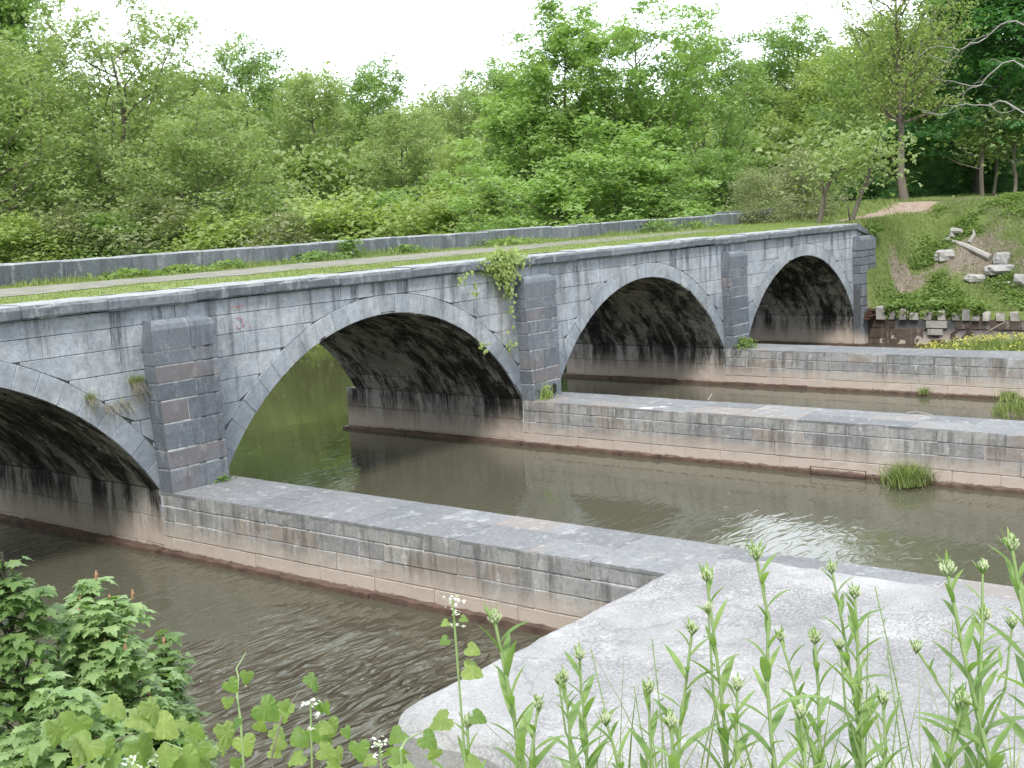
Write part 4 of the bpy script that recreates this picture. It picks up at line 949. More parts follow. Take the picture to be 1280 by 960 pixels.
# bank vegetation
n = 110000; x = rs.uniform(32.0, 46, n); y = rs.uniform(-9, .6, n); d = dirtmask(x, y)+2.*((np.abs(y-(2.3-1.9*(x-33.5)/7)) < .8) & (x < 40.5)); n1 = fbm(x, y, 0, 61, 4, 1.3)
keep = (rs.rand(n) > d*1.5-.25) & (n1 > -.8); x, y, n1 = x[keep], y[keep], n1[keep]; a = Acc()
blade_cloud(a, np.stack([x, y, height(x, y)-.02], 1), .16*np.clip(.75+.6*n1, .35, 1.6), .03, rs, tint=np.clip(.5+.35*n1+rs.normal(size=len(x))*.2, 0, 1))
n = 40000; x = rs.uniform(33, 60, n); y = rs.uniform(.3, 12, n); t_ = (x-33.5)/7; keep = (height(x, y) > 1.5) & ((np.abs(y-(2.3-1.9*t_)) > .75+.25*np.sin(x*3)) | (x > 40.5)); x, y = x[keep], y[keep]
blade_cloud(a, np.stack([x, y, height(x, y)-.02], 1), .2, .035, rs)
tag(a.build('bank_grass', M_grass), kind='stuff')
a = Acc(); n = 9000; x = rs.uniform(32.1, 41, n); y = rs.uniform(-9, -.6, n); k = fbm(x, y, 0, 88, 4, 1.1)+.5*np.exp(-((x-33.1)/.8)**2); keep = (k > .12) & (dirtmask(x, y) < .45)
x, y = x[keep], y[keep]; nn = len(x)*5; xx = np.repeat(x, 5)+rs.normal(size=nn)*.1; yy = np.repeat(y, 5)+rs.normal(size=nn)*.1
scatter(a, *SPRIG, rotmats(nn, rs, .9), np.stack([xx, yy, height(xx, yy)+rs.uniform(.0, .2, nn)], 1), rs.uniform(.06, .14, nn), rs.rand(nn))
# ground cover spilling over the retaining wall
nn = 2600; yy = rs.uniform(-9, -1.0, nn); xx = 32.05+rs.normal(size=nn)*.16; k = fbm(yy, 0*yy, 0, 5, 3, 1.6) > -.1; xx, yy = xx[k], yy[k]; nn = len(xx)
scatter(a, *SPRIG, rotmats(nn, rs, .6), np.stack([xx, yy, 1.42+rs.uniform(-.3, .2, nn)*(xx < 32.1)+.05], 1), rs.uniform(.1, .2, nn), rs.rand(nn))
tag(a.build('ground_cover', M_weed), kind='stuff')
a = Acc(); n = 26000; x = rs.uniform(32.1, 44, n); y = rs.uniform(-9, -.2, n); k = (fbm(x, y, 0, 45, 4, 1.5)+dirtmask(x, y)*.8 > .25); x, y = x[k], y[k]
blade_cloud(a, np.stack([x, y, height(x, y)-.01], 1), .15, .022, rs, lean=1.3); tag(a.build('dry_grass', M_drygrass), kind='stuff')
# grassy bars between the piers, one with yellow flowers
def bar_grass(x0, x1, y0, y1, n, h):
    x = rs.uniform(x0, x1, n); y = rs.uniform(y0, y1, n); z = height(x, y); k = z > .0; return np.stack([x[k], y[k], z[k]-.02], 1)
a = Acc(); p = bar_grass(25, 31.3, -14, -1, 16000, .3); blade_cloud(a, p, .42, .035, rs); tag(a.build('bar_grass', M_grass), kind='stuff')
a = Acc(); q = p[(rs.rand(len(p)) < .32) & (fbm(p[:, 0], p[:, 1], 0, 14, 3, 1.1) > -.15)]
scatter(a, *SPRIG, rotmats(len(q), rs, 1.2), q+np.array([0, 0, .42])+rs.normal(size=q.shape)*.06, .09, rs.rand(len(q)))
tag(a.build('yellow_flowers', M_yellow), kind='stuff')
a = Acc(); p = bar_grass(16.8, 21, -16, -8, 9000, .3); blade_cloud(a, p, .38, .03, rs, lean=.6); tag(a.build('bar_grass', M_grass), kind='stuff')

def clump(name, c, r, n, leaf, hgt, mat, label, cat, tmpl=SPRIG, up=.7, blades=0, bh=.25, group=None, bm_=None):
    a = Acc(); c = np.array(c, float); rs = np.random.RandomState(int(abs(c[0]*131+c[1]*77+c[2]*19)) % 9999)
    if n:
        p = rs.normal(size=(n, 3))*np.array([r, r*.6, 0]); p[:, 2] = hgt*np.sqrt(rs.rand(n))*np.exp(-((p[:, 0]/r)**2)*.35)
        scatter(a, *tmpl, rotmats(n, rs, up), p, leaf*rs.uniform(.6, 1.3, n), rs.rand(n))
    if blades:
        p = rs.normal(size=(blades, 3))*np.array([r*.8, r*.5, 0]); blade_cloud(a, p, bh, .02, rs, lean=.9)
    o = a.build(name, mat); o.location = c; tag(o, label, cat, group); return o
WG = 'weed clumps along the far parapet'
for x, r, n, h, lab in [(3.2, .5, 260, .16, 'low spreading weeds at the foot of the far parapet, left above the first pilaster'),
    (4.6, .45, 240, .16, 'low weeds by the far parapet just right of the spreading ones'),
    (5.9, .35, 160, .2, 'small weed tuft by the far parapet, left of the patch beside the tall weed'),
    (8.7, .5, 300, .25, 'weed patch by the far parapet left of the tall leafy weed'),
    (10.0, .22, 240, .55, 'tall pointed leafy weed against the far parapet above the main arch'),
    (12.1, .3, 160, .25, 'small weed right of the tall pointed one by the far parapet'),
    (16.5, .9, 420, .22, 'long weedy patch by the far parapet behind the vine'),
    (25.5, .6, 420, .5, 'dense green weed mound by the far parapet above the third arch'),
    (28.2, .8, 300, .3, 'sprawling weeds by the far parapet right of the dense mound')]:
    clump('weed', (x, 4.95, zdeck(4.95)), r, n, .11, h, M_weed, lab, 'weed', group=WG, blades=120 if x > 14 else 40, bh=.3)
clump('weed', (1.05, -.43, 1.11), .1, 60, .06, .09, M_weed, 'tiny green weed in the corner between the first pier and its dark pilaster', 'weed')
clump('weed', (11.0, -.47, 1.11), .12, 70, .08, .35, ML['yellow'], 'yellowish weed at the foot of the pilaster with the drain hole', 'weed', blades=50, bh=.45)
clump('weed', (21.5, -.5, 1.13), .25, 220, .1, .3, M_weed, 'green weed at the foot of the third pilaster, on the farthest pier', 'weed')
clump('weed', (21.9, -.06, 3.32), .12, 60, .09, .2, M_weed, 'small weed rooted in the spandrel joint right of the third pilaster', 'weed').rotation_euler = (rad(60), 0, 0)
clump('weed', (33.15, -.2, 4.2), .25, 260, .12, .3, M_weed, 'grassy weed on the sloping end of the coping', 'weed', blades=120)
clump('grass_tuft', (10.42, -9.62, .05), .34, 0, .1, .3, M_grass, 'bushy green grass tuft growing on the ledge of the middle pier', 'grass tuft', blades=1300, bh=.40)
clump('grass_tuft', (20.95, -8.6, .06), .25, 0, .1, .2, M_grass, 'small grass tuft on the ledge of the farthest pier', 'grass tuft', blades=300, bh=.25)
clump('grass_tuft', (20.95, -6.3, .06), .15, 0, .1, .2, M_grass, 'thin little tuft on the ledge of the farthest pier, left of the small grass tuft', 'grass tuft', blades=90, bh=.25)
# dry grass hanging from the spandrel by the first pilaster
def hanging(x, z, w_, n, ln, label, green=0):
    root = empty('hanging_grass', (x, -.02, z), label, 'grass tuft', 'dry grass tufts on the spandrel'); rs = np.random.RandomState(int(x*100) % 97+5); a = Acc()
    for i in range(n):
        p0 = np.array([rs.uniform(-w_, w_), 0, rs.normal()*.02]); az = rs.normal()*.25; l = ln*rs.uniform(.5, 1.2); wd = .007
        ps = [p0, p0+np.array([az*.3*l, -.07*rs.uniform(.5, 1.6), -.02]), p0+np.array([az*.6*l, -.12*rs.uniform(.5, 1.4), -.4*l]), p0+np.array([az*l+.05, -.09, -l])]
        V = [];
        for k, p in enumerate(ps): s_ = np.array([wd*(1-k*.28), 0, 0]); V += [p-s_, p+s_]
        a.add(V, [[2*k, 2*k+1, 2*k+3, 2*k+2] for k in range(3)], rs.rand())
    a.build('dry_blades', M_drygrass, root)
    if green: 
        a = Acc(); p = rs.normal(size=(green, 3))*np.array([w_*.7, .03, .02])+np.array([0, -.03, 0]); blade_cloud(a, p, .14, .01, rs, lean=.8); a.build('green_blades', M_grass, root)
hanging(-.33, 3.10, .11, 45, .5, 'dry grass tuft with green top, closest to the first pilaster', 160)
hanging(-1.22, 2.95, .10, 30, .36, 'dry straw tuft on the leftmost arch ring joint, farthest from the pilaster', 60)
hanging(-.75, 2.78, .24, 42, .3, 'low fringe of dry grass between the other two dry tufts', 10)
# vine draping the coping at the second pilaster
def vine():
    root = empty('climbing_vine', (9.9, -.15, 4.6), 'bright green vine spilling over the coping beside the second pilaster', 'vine'); rs = np.random.RandomState(12); base = np.array([9.9, -.15, 4.6])
    P = []; st = Acc()
    for cx, cz, sx, sz, n in [(10.0, 4.56, .5, .17, 760), (9.65, 4.45, .4, .12, 260), (10.45, 4.55, .35, .1, 220), (9.95, 4.25, .3, .18, 320), (10.0, 3.85, .12, .14, 60), (10.05, 3.35, .08, .3, 12), (10.1, 2.7, .12, .3, 14), (10.0, 2.45, .2, .12, 8), (8.35, 4.25, .10, .12, 24), (8.75, 4.0, .07, .2, 16), (9.0, 2.62, .12, .14, 18)]:
        p = np.stack([cx+rs.normal(size=n)*sx*.6, -.16-np.abs(rs.normal(size=n))*.09+(.12 if cz > 4.4 else 0), cz+rs.normal(size=n)*sz*.7], 1); P.append(p)
    P = np.concatenate(P); n = len(P); nrm = np.stack([rs.normal(size=n)*.4, -1+rs.normal(size=n)*.3, .7+rs.normal(size=n)*.35], 1); M = np.stack([frame((rs.normal()*.6, -.2, -1), q) for q in nrm])
    a = Acc(); scatter(a, *GRAPE, M, P-base, rs.uniform(.05, .10, n), rs.rand(n)); a.build('leaves', ML['yellow'], root)
    for k in range(9):
        x = rs.uniform(9.6, 10.3); zb = rs.uniform(2., 3.6); pts = [(x+rs.normal()*.05, -.05-.03*rs.rand(), z) for z in np.linspace(4.62, zb, 7)]; tube(st, np.array(pts)-base, .006, 4)
    st.build('stems', M_twig, root)
# leaf outlines
def outline_leaf(pts, droop=.12, fold=.1):
    V = [(0, .42, .03)]+[(x, y, -droop*(x*x+(y-.4)**2)*2+fold*abs(x)) for x, y in pts]; n = len(pts)
    return V, [[0, 1+i, 1+(i+1) % n] for i in range(n)]
mp_ = [(0, 0), (.16, .02), (.46, -.06), (.36, .14), (.60, .34), (.38, .42), (.40, .60), (.2, .56), (.14, .8), (0, 1.02)]
MAPLE = outline_leaf(mp_+[(-x, y) for x, y in mp_[-2:0:-1]], .16, .12)
def radial_leaf(nlob, depth, teeth, sx, sy, n=44, tip=.25, notch=.35):
    pts = []
    for i in range(n):
        th = 2*pi*i/n; k = th-pi   # 0 at tip, +-pi at the stalk
        r_ = 1-depth*(.5-.5*cos(k*nlob)) + (tip*math.exp(-(k/.28)**2)) - notch*math.exp(-((abs(k)-pi)/.32)**2)
        r_ *= 1+teeth*(1 if i % 2 else -1); pts.append((sin(k)*.5*sx*r_, .45+cos(k)*.45*sy*r_))
    V = [(0, .42, .02)]; V += [(x*.5, .42+(y-.42)*.5, .045*abs(math.sin(6*math.atan2(x, y-.42)))+.02) for x, y in pts]
    V += [(x, y, -.14*(x*x+(y-.4)**2)*2+.10*abs(x)+.035*math.sin(9*math.atan2(x, y-.42))) for x, y in pts]
    F3 = [[0, 1+i, 1+(i+1) % n, 1+(i+1) % n] for i in range(n)]; F4 = [[1+i, 1+n+i, 1+n+(i+1) % n, 1+(i+1) % n] for i in range(n)]
    return V, F3, F4
gp = [(0, .06), (.14, -.05), (.36, .0), (.48, .2), (.42, .36), (.50, .52), (.34, .6), (.30, .76), (.14, .84), (0, 1.0)]
GRAPE = outline_leaf(gp+[(-x, y) for x, y in gp[-2:0:-1]], .12, .1)
_v, _f3, _f4 = radial_leaf(3, .22, .045, 1.0, 1.0)
GRAPEB = (_v, [f[:3] for f in _f3], _f4)
def put_leaf(acc, M, pos, size, tint):
    V = (np.asarray(GRAPEB[0])@M.T)*size+np.asarray(pos); n0 = acc.n
    acc.add(V, GRAPEB[1], tint); acc.n = n0; acc.f.append(np.array(GRAPEB[2])+n0); acc.m.append(np.zeros(len(GRAPEB[2]), int)); acc.n = n0+len(V)
def lance(nseg=6, w_=.11, curl=.5):
    V = []; 
    for i in range(nseg+1):
        t = i/nseg; ww = w_*(sin(pi*min(t*.93+.07, 1))**.8)*(1-.25*t); y = t*(1-.12*curl*t); z = -curl*.35*t*t
        V += [(-ww, y, z+ww*.45), (0, y, z), (ww, y, z+ww*.45)]
    F = [];
    for i in range(nseg): F += [[3*i, 3*i+1, 3*i+4, 3*i+3], [3*i+1, 3*i+2, 3*i+5, 3*i+4]]
    return V, F
vine()

# ------------------------------------------------------------------ foreground plants
M_stem = simple('green_stem', (.22, .31, .12), (.30, .40, .18), 20, .6, 0)
M_lance = close_leaf('lance_leaves', (.20, .31, .11), (.33, .45, .18), .42)
M_bud = simple('bud_cluster', (.30, .38, .18), (.55, .58, .42), 90, .7, 0)
M_white = leaf_mat('white_petals', (.72, .74, .70), (.82, .83, .80), .3, .6, objrand=False)
M_sap = close_leaf('sapling_maple_leaves', (.20, .32, .12), (.38, .50, .24), .38)
M_sapd = close_leaf('dark_sapling_leaves', (.12, .21, .065), (.23, .34, .12), .38)
M_grape = close_leaf('grape_leaves', (.15, .25, .065), (.30, .38, .12), .4)
M_redtip = simple('reddish_buds', (.30, .16, .10), (.45, .27, .16), 30, .6, 0)
def fpt(u, D, v=None):
    th = YAW+math.atan((u-640)/FPX); return np.array([CAM[0]+D*sin(th), CAM[1]+D*cos(th), CAM[2]+((vh(u)-v)/FPX*D if v is not None else 0)])
LAN = [lance(6, .095, .45), lance(6, .115, .8), lance(6, .085, -.1)]
def stalk(u, D, vtop, label, lean=0., seed=0, leafy=1., big=1., head='bud', group='budding leafy stalks in the foreground', branches=0):
    rs = np.random.RandomState(seed+int(u)); lean += rs.normal()*.07; D += rs.uniform(-.1, .25); top = fpt(u, D, vtop); th = YAW+math.atan((u-640)/FPX); ax = np.array([cos(th), -sin(th), 0])
    gz = float(height(top[0], top[1])); H = max(top[2]-gz, .35); b = top-ax*lean*H; b[2] = gz-.03
    root = empty('leafy_stalk', tuple(b), label, 'wild plant', group); k = 9; H = top[2]-b[2]
    sp = np.array([ax*lean*H*t**1.6+np.array([rs.normal()*.004*(0 < t < 1), rs.normal()*.004*(0 < t < 1), H*t]) for t in np.linspace(0, 1, k)])
    sr = np.linspace(.0055, .0028, k)*big; a = Acc(); tube(a, sp, sr, 7)
    def at(t): q = min(t, .999)*(k-1); i = int(q); return sp[i]+(sp[i+1]-sp[i])*(q-i)
    heads = [(at(1.), 1.)]
    M = []; P = []; S = []; T = []
    nl = int(H/.025*leafy)
    for i in range(nl):
        t = .12+.86*(i+rs.rand()*.5)/nl; az = i*2.39+rs.rand()*.5; el = rad(rs.uniform(22, 58)+22*t); d = np.array([cos(az)*cos(el), sin(az)*cos(el), sin(el)])
        ln = big*(.125*(1-t)**.5+.034)*rs.uniform(.6, 1.2); up = np.array([-cos(az)*sin(el), -sin(az)*sin(el), cos(el)])
        M.append(frame(d, up)); P.append(at(t)+d*.003); S.append(ln); T.append(rs.rand())
    for j in range(branches):
        t = rs.uniform(.55, .85); az = rs.rand()*6.28; p0 = at(t); d = np.array([cos(az)*.35, sin(az)*.35, 1]); l = H*(1-t)*rs.uniform(.6, .95)+.04; q = [p0, p0+d*l*.5+np.array([0, 0, .0]), p0+np.array([cos(az)*.22*l, sin(az)*.22*l, l])]; tube(a, q, [.003, .0025, .002], 5); heads.append((q[2], .7))
        for i in range(5):
            tt = .3+.6*i/5; az2 = rs.rand()*6.28; dd = np.array([cos(az2)*.6, sin(az2)*.6, .8]); M.append(frame(dd, (-cos(az2)*.8, -sin(az2)*.8, .6))); P.append(q[0]+(q[2]-q[0])*tt); S.append(.04*big); T.append(rs.rand())
    a.build('stem', M_stem, root, smooth=True)
    for c in range(2):
        sel = [i for i in range(len(M)) if i % 2 == c]; a = Acc(); scatter(a, *LAN[c], np.array([M[i] for i in sel]), np.array([P[i] for i in sel]), np.array([S[i] for i in sel]), np.array([T[i] for i in sel]))
        if c == 0: first = a
        else: first.v += a.v; first.f += [f+first.n for f in a.f]; first.t += a.t; first.m += a.m; first.n += a.n
    first.build('leaves', M_lance, root, smooth=True)
    for hp, hs in heads:
        a = Acc(); w_ = Acc(); nb = 26
        for i in range(nb):
            az = i*2.4; r_ = .0072*sqrt(i/nb)*hs*big; p = hp+np.array([cos(az)*r_, sin(az)*r_, .008-.012*(i/nb)*hs]); d = np.array([cos(az)*i/nb*.8, sin(az)*i/nb*.8, 1]); d /= np.linalg.norm(d); l = .010*hs*big*rs.uniform(.7, 1.3)
            tube(a, [p-d*.004, p+d*l*.55, p+d*l], [.0012*big, .0027*hs*big, .0011*big], 5, rs.rand())
        for i in range(11):
            az = i*.9+rs.rand(); el = rad(rs.uniform(45, 82)); d = np.array([cos(az)*cos(el), sin(az)*cos(el), sin(el)]); scatter(w_, *LAN[2], np.array([frame(d, (-cos(az)*sin(el), -sin(az)*sin(el), cos(el)))]), [hp-np.array([0, 0, .012])], [.038*hs*big*rs.uniform(.7, 1.2)], rs.rand())
        a.build('bud_head', M_bud, root); w_.build('bract', M_lance, root, smooth=True)
    return root
ST = [ # u, D, vtop, lean, leafy, big, branches
 (604, 2.15, 788, -.03, 1., 1.15, 0, 'sturdy leafy stalk with a pointed green bud, right of the small white-flowered plant'),
 (711, 2.3, 838, .05, 1., 1.0, 1, 'short two-headed leafy stalk in front of the slab, left of the bare wiry stem'),
 (690, 2.2, 868, -.04, 1., .9, 0, 'shortest budding stalk, tucked left of the two-headed one'),
 (652, 2.0, 905, .05, 1., .9, 0, 'low leafy shoot right of the sturdy stalk, barely above the photo bottom'),
 (857, 2.25, 798, .02, .9, .95, 0, 'slim stalk left of the tall pale-headed stalk'),
 (880, 2.3, 726, -.06, .85, 1.0, 1, 'tall stalk with a whitish round bud head, left of the tallest narrow stalk'),
 (945, 2.3, 694, -.01, .9, 1.0, 0, 'tallest narrow stalk with widely spread leaves over the middle of the slab'),
 (800, 2.1, 880, .03, 1., .9, 0, 'low stalk with a loose bud left of the slim stalk'),
 (828, 2.0, 925, -.03, 1., 1., 0, 'small leafy shoot under the slim stalk'),
 (976, 2.4, 800, -.12, .9, .9, 0, 'leaning stalk with a small dark bud right of the tallest narrow stalk'),
 (1018, 2.3, 800, .02, .9, 1., 0, 'stalk with a spiky bud between the leaning one and the pink-tipped one'),
 (1043, 2.3, 706, -.08, .95, .9, 0, 'tall stalk with a pinkish closed bud, left of the twin white-tipped stalk'),
 (1071, 2.35, 736, -.03, 1., 1., 1, 'tall stalk with a white-tipped bud and a second bud below'),
 (1158, 2.3, 798, -.22, .7, .8, 0, 'arching thin stalk with a cream bud left of the big leaning stalk'),
 (1194, 2.1, 695, -.2, 1.0, 1.1, 1, 'big broad-leaved stalk leaning left with a large pale bud at the right'),
 (1238, 2.1, 748, -.02, 1.0, 1.05, 1, 'thick stalk just right of the big leaning one, leafy to the top'),
 (1276, 1.9, 655, -.04, 1.0, 1.05, 0, 'stalk cut by the right edge with a large creamy flower bud'),
 (1208, 2.0, 860, .05, 1.2, 1.1, 0, 'dense leafy shoot at the base of the big leaning stalk'),
 (915, 2.1, 870, .06, 1., .9, 0, 'short leafy shoot left of the tallest narrow stalk, near the photo bottom'),
 (1000, 2.1, 900, -.05, 1.1, .95, 0, 'short leafy shoot below the spiky-budded stalk'),
 (745, 2.0, 925, .02, 1., .85, 0, 'lowest leafy shoot right of the two-headed stalk'),
 (560, 2.1, 930, -.05, 1., .9, 0, 'little leafy shoot at the base of the white-flowered plant'),
 (1105, 2.2, 870, .03, 1., .9, 0, 'short leafy shoot among the wiry weeds'),
]
for i, (u, D, vt, ln, lf, bg_, br, lab) in enumerate(ST): stalk(u, D, vt, lab, ln, i, lf, bg_, branches=br)
def wiry(u, D, vtop, lean, label, seed):
    rs = np.random.RandomState(seed); top = fpt(u, D, vtop); th = YAW+math.atan((u-640)/FPX); ax = np.array([cos(th), -sin(th), 0]); gz = float(height(top[0], top[1])); H = top[2]-gz; b = top-ax*lean*H; b[2] = gz-.02
    root = empty('wiry_weed', tuple(b), label, 'weed', 'thin wiry weeds in the foreground'); sp = np.array([ax*lean*H*t**1.3+np.array([0, 0, H*t]) for t in np.linspace(0, 1, 7)]); a = Acc(); tube(a, sp, np.linspace(.0026, .0011, 7), 5)
    L_ = Acc(); M = []; P = []
    for i in range(46):
        t = .3+.7*rs.rand()**.7; q = min(t, .999)*6; j = int(q); p = sp[j]+(sp[j+1]-sp[j])*(q-j); az = rs.rand()*6.28; d = np.array([cos(az), sin(az), rs.uniform(-.1, .8)]); M.append(frame(d, (0, 0, 1.))); P.append(p)
    scatter(L_, *LAN[2], np.array(M), np.array(P), rs.uniform(.008, .02, 46), rs.rand(46)); a.build('stem', M_stem, root); L_.build('leaves', M_weed, root)
for i, (u, D, vt, ln, lab) in enumerate([(726, 2.3, 815, -.14, 'bare wiry stem leaning left, right of the two-headed stalk'), (1097, 2.5, 712, -.16, 'tallest thin wiry weed, right of the white-tipped stalk'),
    (1088, 2.5, 750, .02, 'upright thin wiry weed beside the tallest one'), (1112, 2.5, 790, -.1, 'shorter wiry weed right of the tallest one'), (806, 2.5, 800, -.06, 'thin wiry weed left of the slim stalk'),
    (1198, 2.6, 745, .03, 'dark thin wiry weed behind the big leaning stalk'), (780, 2.5, 865, -.1, 'short wiry sprig above the lowest leafy shoots'), (1128, 2.4, 845, .08, 'small wiry weed between the shorter one and the arching stalk')]): wiry(u, D, vt, ln, lab, 900+i)
# garlic mustard with white flowers
def mustard(u, D, vtop, label, lean, leaves, seed, flowers=3):
    rs = np.random.RandomState(seed); top = fpt(u, D, vtop); th = YAW+math.atan((u-640)/FPX); ax = np.array([cos(th), -sin(th), 0]); fw = np.array([sin(th), cos(th), 0]); gz = float(height(top[0], top[1])); H = top[2]-gz; b = top-ax*lean*H; b[2] = gz-.03
    root = empty('white_flowered_plant', tuple(b), label, 'flowering plant', 'white-flowered plants in the foreground'); H = top[2]-b[2]; sp = np.array([ax*lean*H*t+np.array([0, 0, H*t]) for t in np.linspace(0, 1, 7)]); a = Acc(); tube(a, sp, np.linspace(.0035, .002, 7), 6); a.build('stem', M_stem, root)
    a = Acc()
    for i, (du, dv, s) in enumerate(leaves):
        p = top+ax*du/FPX*D+np.array([0, 0, -dv/FPX*D])-b; sd = 1 if du > 0 else -1
        t = min(.98, max(.05, (p[2]-.01)/H)); q = sp[0]+(sp[-1]-sp[0])*t
        d = ax*sd*.8+np.array([0, 0, -.35])-fw*.3*rs.rand(); put_leaf(a, frame(d, np.array([0, 0, .8])-fw*.5+ax*.5*rs.normal()), q+(p-q)*.35, s*.72, rs.rand())
    a.build('leaves', M_grape, root, smooth=True)
    for i in range(flowers):
        c = sp[-1]+ax*(rs.uniform(-.012, .012) if i else 0)+np.array([0, 0, -.024*i]); a = Acc(); n = 26 if i == 0 else 10
        p = rs.normal(size=(n, 3))*np.array([.009, .009, .004])*(1 if i == 0 else .5)+c; scatter(a, *RHOMB, rotmats(n, rs, .9), p, rs.uniform(.006, .010, n), rs.rand(n)); a.build('flower', M_white, root)
mustard(550, 2.1, 762, 'slender plant with white flowers and toothed leaves at the left corner of the slab', -.02, [(-16, 22, .026), (18, 18, .026), (-20, 45, .03), (30, 58, .045), (8, 85, .065), (-26, 150, .07), (30, 150, .05)], 4)
mustard(355, 2.3, 893, 'white-flowered plant among grape leaves, bottom centre-left above the water', .05, [(-20, 30, .05), (22, 26, .05), (12, 55, .06), (-18, 60, .06)], 6)
mustard(112, 1.9, 944, 'low white flower cluster at the photo bottom, left of the other white flowers', .02, [(-14, 12, .04), (14, 14, .04)], 8, 2)
mustard(148, 2.0, 950, 'tiny white blossoms at the photo bottom just right of the low cluster', .02, [(-14, 12, .04), (14, 14, .04)], 9, 2)
mustard(443, 2.1, 953, 'white blossoms peeping up at the photo bottom left of the slab corner', .02, [(-14, 12, .04), (24, 10, .055)], 10, 2)

# maple saplings at the lower left
def sapling(u, D, vtop, w_, label, n, mat, seed, leaf=.068, rad_=.5, redtips=True):
    rs = np.random.RandomState(seed); top = fpt(u, D, vtop); gz = float(height(top[0], top[1])); H = top[2]-gz; root = empty('maple_sapling', (top[0], top[1], gz-.05), label, 'sapling', 'young maples in the lower left corner')
    a = Acc(); tube(a, [(0, 0, 0), (.03, .02, H*.5), (0, 0, H)], [.02, .014, .005], 6); M = []; P = []; T = []; tips = Acc(); nc = n
    for i in range(nc):
        t = (i+.5)/nc; z = H*(.12+.86*t); rr = rad_*w_*(1-.75*max(0, t-.35)**1.2/.65**1.2)*rs.uniform(.25, 1.05); az = i*2.4; c = np.array([cos(az)*rr, sin(az)*rr, z+.05*rs.normal()])
        tube(a, [(c[0]*.0, 0, max(z-rr*.8, .1)), c*np.array([.6, .6, 1])-np.array([0, 0, .1*rr]), c], [.005, .004, .002], 4)
        for j in range(rs.randint(13, 22)):
            aj = rs.rand()*6.28; off = np.array([cos(aj), sin(aj), 0])*rs.uniform(.01, .055); d = np.array([cos(aj), sin(aj), -.9+rs.rand()*.9]); M.append(frame(d, np.array([cos(aj)*.5, sin(aj)*.5, 1]))); P.append(c+off+np.array([0, 0, rs.uniform(-.08, .05)])); T.append(np.clip(.25+.6*rs.rand()+.15*(rs.rand()-.5), 0, 1))
        if redtips and t > .45 and rs.rand() < .45: tube(tips, [c+np.array([0, 0, .02]), c+np.array([.004, 0, .045]), c+np.array([.005, 0, .065])], [.004, .008, .003], 5)
    a.build('stem', M_barkd, root); L_ = Acc(); scatter(L_, *MAPLE, np.array(M), np.array(P), leaf*rs.uniform(.6, 1.15, len(P)), np.array(T)); L_.build('leaves', mat, root)
    if redtips: tips.build('bud', M_redtip, root)
sapling(85, 5.4, 706, 1.0, 'bushy young maple with pale drooping leaves and reddish tips, tallest at lower left', 300, M_sap, 1)
sapling(-25, 5.2, 650, .7, 'young maple cut off by the left edge of the photo, dark lower leaves', 120, M_sapd, 2, redtips=False)
sapling(172, 6.0, 772, .55, 'smaller dark green maple right of the bushy one, over the water', 110, M_sapd, 3)
sapling(30, 4.6, 850, 1.1, 'low leafy maple below the bushy one', 110, M_sap, 4, redtips=False)
sapling(165, 5.4, 850, .6, 'low dark maple at the foot of the smaller dark one', 60, M_sapd, 5, redtips=False)
# grape vines sprawling along the bottom left
def grapevine(path, D, leaves, label, seed, stem_r=.003):
    rs = np.random.RandomState(seed); pts = [fpt(u, D+.15*i/len(path), v) for i, (u, v) in enumerate(path)]; b = pts[0].copy(); th = YAW+math.atan((path[0][0]-640)/FPX); fw = np.array([sin(th), cos(th), 0]); ax = np.array([cos(th), -sin(th), 0])
    gz = float(height(b[0], b[1])); root = empty('grape_vine', (b[0], b[1], gz), label, 'vine', 'grape vines along the bottom left'); o = np.array([b[0], b[1], gz]); a = Acc()
    tube(a, np.array([o-np.array([0, 0, .03])]+pts)-o, np.linspace(stem_r, stem_r*.25, len(pts)+1), 6); a.build('stem', M_twig if seed % 3 == 0 else M_stem, root)
    L_ = Acc()
    for u, v, s in leaves:
        p = fpt(u, D+rs.uniform(-.15, .2), v)-o; az = rs.uniform(-1, 1); d = ax*az+np.array([0, 0, -.7])-fw*.25; s *= .95; put_leaf(L_, frame(d, np.array([0, 0, .7])-fw*rs.uniform(.1, .9)+ax*rs.normal()*.6), p+np.array([0, 0, s*.45]), s*rs.uniform(.8, 1.15), rs.rand())
        q2 = p+np.array([rs.normal()*.03, rs.normal()*.05, -s*.5-.03*rs.rand()]); put_leaf(L_, frame(d+ax*rs.normal()*.6, np.array([0, 0, .8])-fw*rs.uniform(-.2, .8)+ax*rs.normal()*.8), q2, s*rs.uniform(.5, .9), rs.rand())
    L_.build('leaves', M_grape, root, smooth=True)
grapevine([(262, 960), (263, 905), (261, 875), (265, 850), (263, 838), (272, 826), (277, 818)], 2.3, [(248, 862, .045), (278, 850, .04), (284, 898, .06), (238, 920, .06), (262, 940, .065), (250, 880, .03)], 'upright grape shoot with a curling tip over the dark water', 1)
grapevine([(300, 960), (318, 905), (340, 878), (372, 860)], 2.5, [(352, 862, .05), (332, 900, .06), (310, 905, .06), (375, 925, .06), (352, 935, .05), (372, 900, .045), (300, 930, .05), (330, 945, .06)], 'brown woody grape cane slanting right with small leaves', 3)
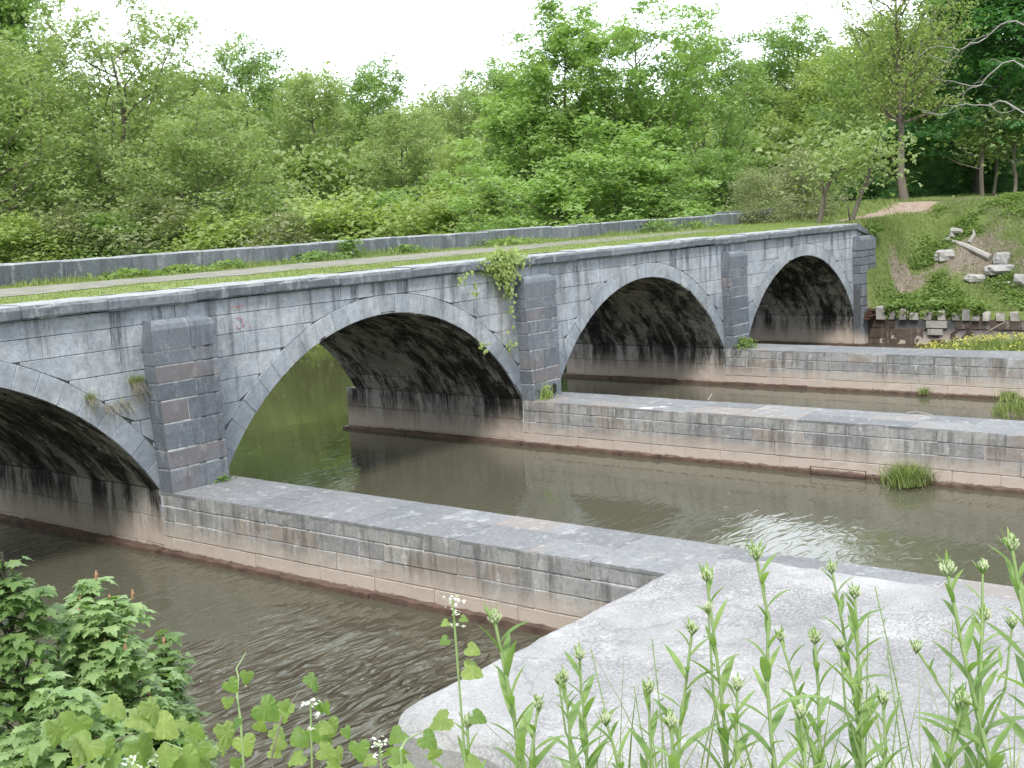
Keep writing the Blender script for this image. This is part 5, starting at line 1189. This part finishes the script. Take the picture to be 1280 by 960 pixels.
grapevine([(20, 960), (60, 935), (98, 915), (126, 908)], 1.9, [(55, 890, .07), (85, 880, .06), (110, 900, .06), (30, 920, .07), (120, 930, .065), (75, 925, .07), (20, 890, .05), (140, 880, .06), (100, 945, .07), (50, 955, .07), (145, 915, .07)], 'leafy grape vine with a pale bare cane in the bottom left corner', 6)
grapevine([(200, 962), (195, 945), (180, 935), (160, 925)], 2.1, [(190, 925, .055), (210, 940, .06), (170, 945, .06), (228, 950, .05), (150, 948, .06), (195, 955, .06), (180, 905, .045)], 'low grape vine between the corner vine and the upright shoot', 8)
grapevine([(470, 962), (478, 950), (490, 944), (500, 940)], 1.9, [(478, 948, .045), (495, 955, .04), (415, 958, .05)], 'yellowish grape leaf at the photo bottom beside the slab corner', 10)
# leafy undergrowth and grass on the camera bank
rs = np.random.RandomState(91)
def slope_pts(n, s0, s1, l0, l1):
    s = rs.uniform(s0, s1, n); l = rs.uniform(l0, l1, n); x = CAM[0]+s*.79+l*.61; y = CAM[1]+s*.61-l*.79; return x, y
a = Acc(); x, y = slope_pts(26000, 1.2, 8.5, -6, 6); z = height(x, y); k = (z > .15) & ~((x > -5.9) & (y < -10.5) & (z < 1.6)); blade_cloud(a, np.stack([x, y, z-.02], 1)[k], .24, .009, rs, lean=.7, seg=3)
x, y = slope_pts(500, 2., 2.6, -.1, 1.1); blade_cloud(a, np.stack([x, y, height(x, y)-.02], 1), .38, .010, rs, lean=.8, seg=4)
n = 190; uu = 1300-620*rs.rand(n)**1.3; DD = rs.uniform(1.7, 2.7, n); P_ = np.array([fpt(u_, d_) for u_, d_ in zip(uu, DD)]); P_[:, 2] = height(P_[:, 0], P_[:, 1])-.02
blade_cloud(a, P_[:130], .56, .009, rs, lean=.4, seg=6); blade_cloud(a, P_[130:], .66, .012, rs, lean=.55, seg=6)
tag(a.build('bank_grass', M_grass), kind='stuff')
a = Acc(); x, y = slope_pts(4200, 3., 9.5, -8, .5); z = height(x, y); k = (z > .1) & ~((x > -5.9) & (y < -10.5)); x, y, z = x[k], y[k], z[k]; nn = len(x)
scatter(a, *MAPLE, rotmats(nn, rs, .8), np.stack([x, y, z+rs.uniform(.02, .38, nn)], 1), rs.uniform(.05, .1, nn), rs.rand(nn))
tag(a.build('undergrowth', M_weed), kind='stuff')
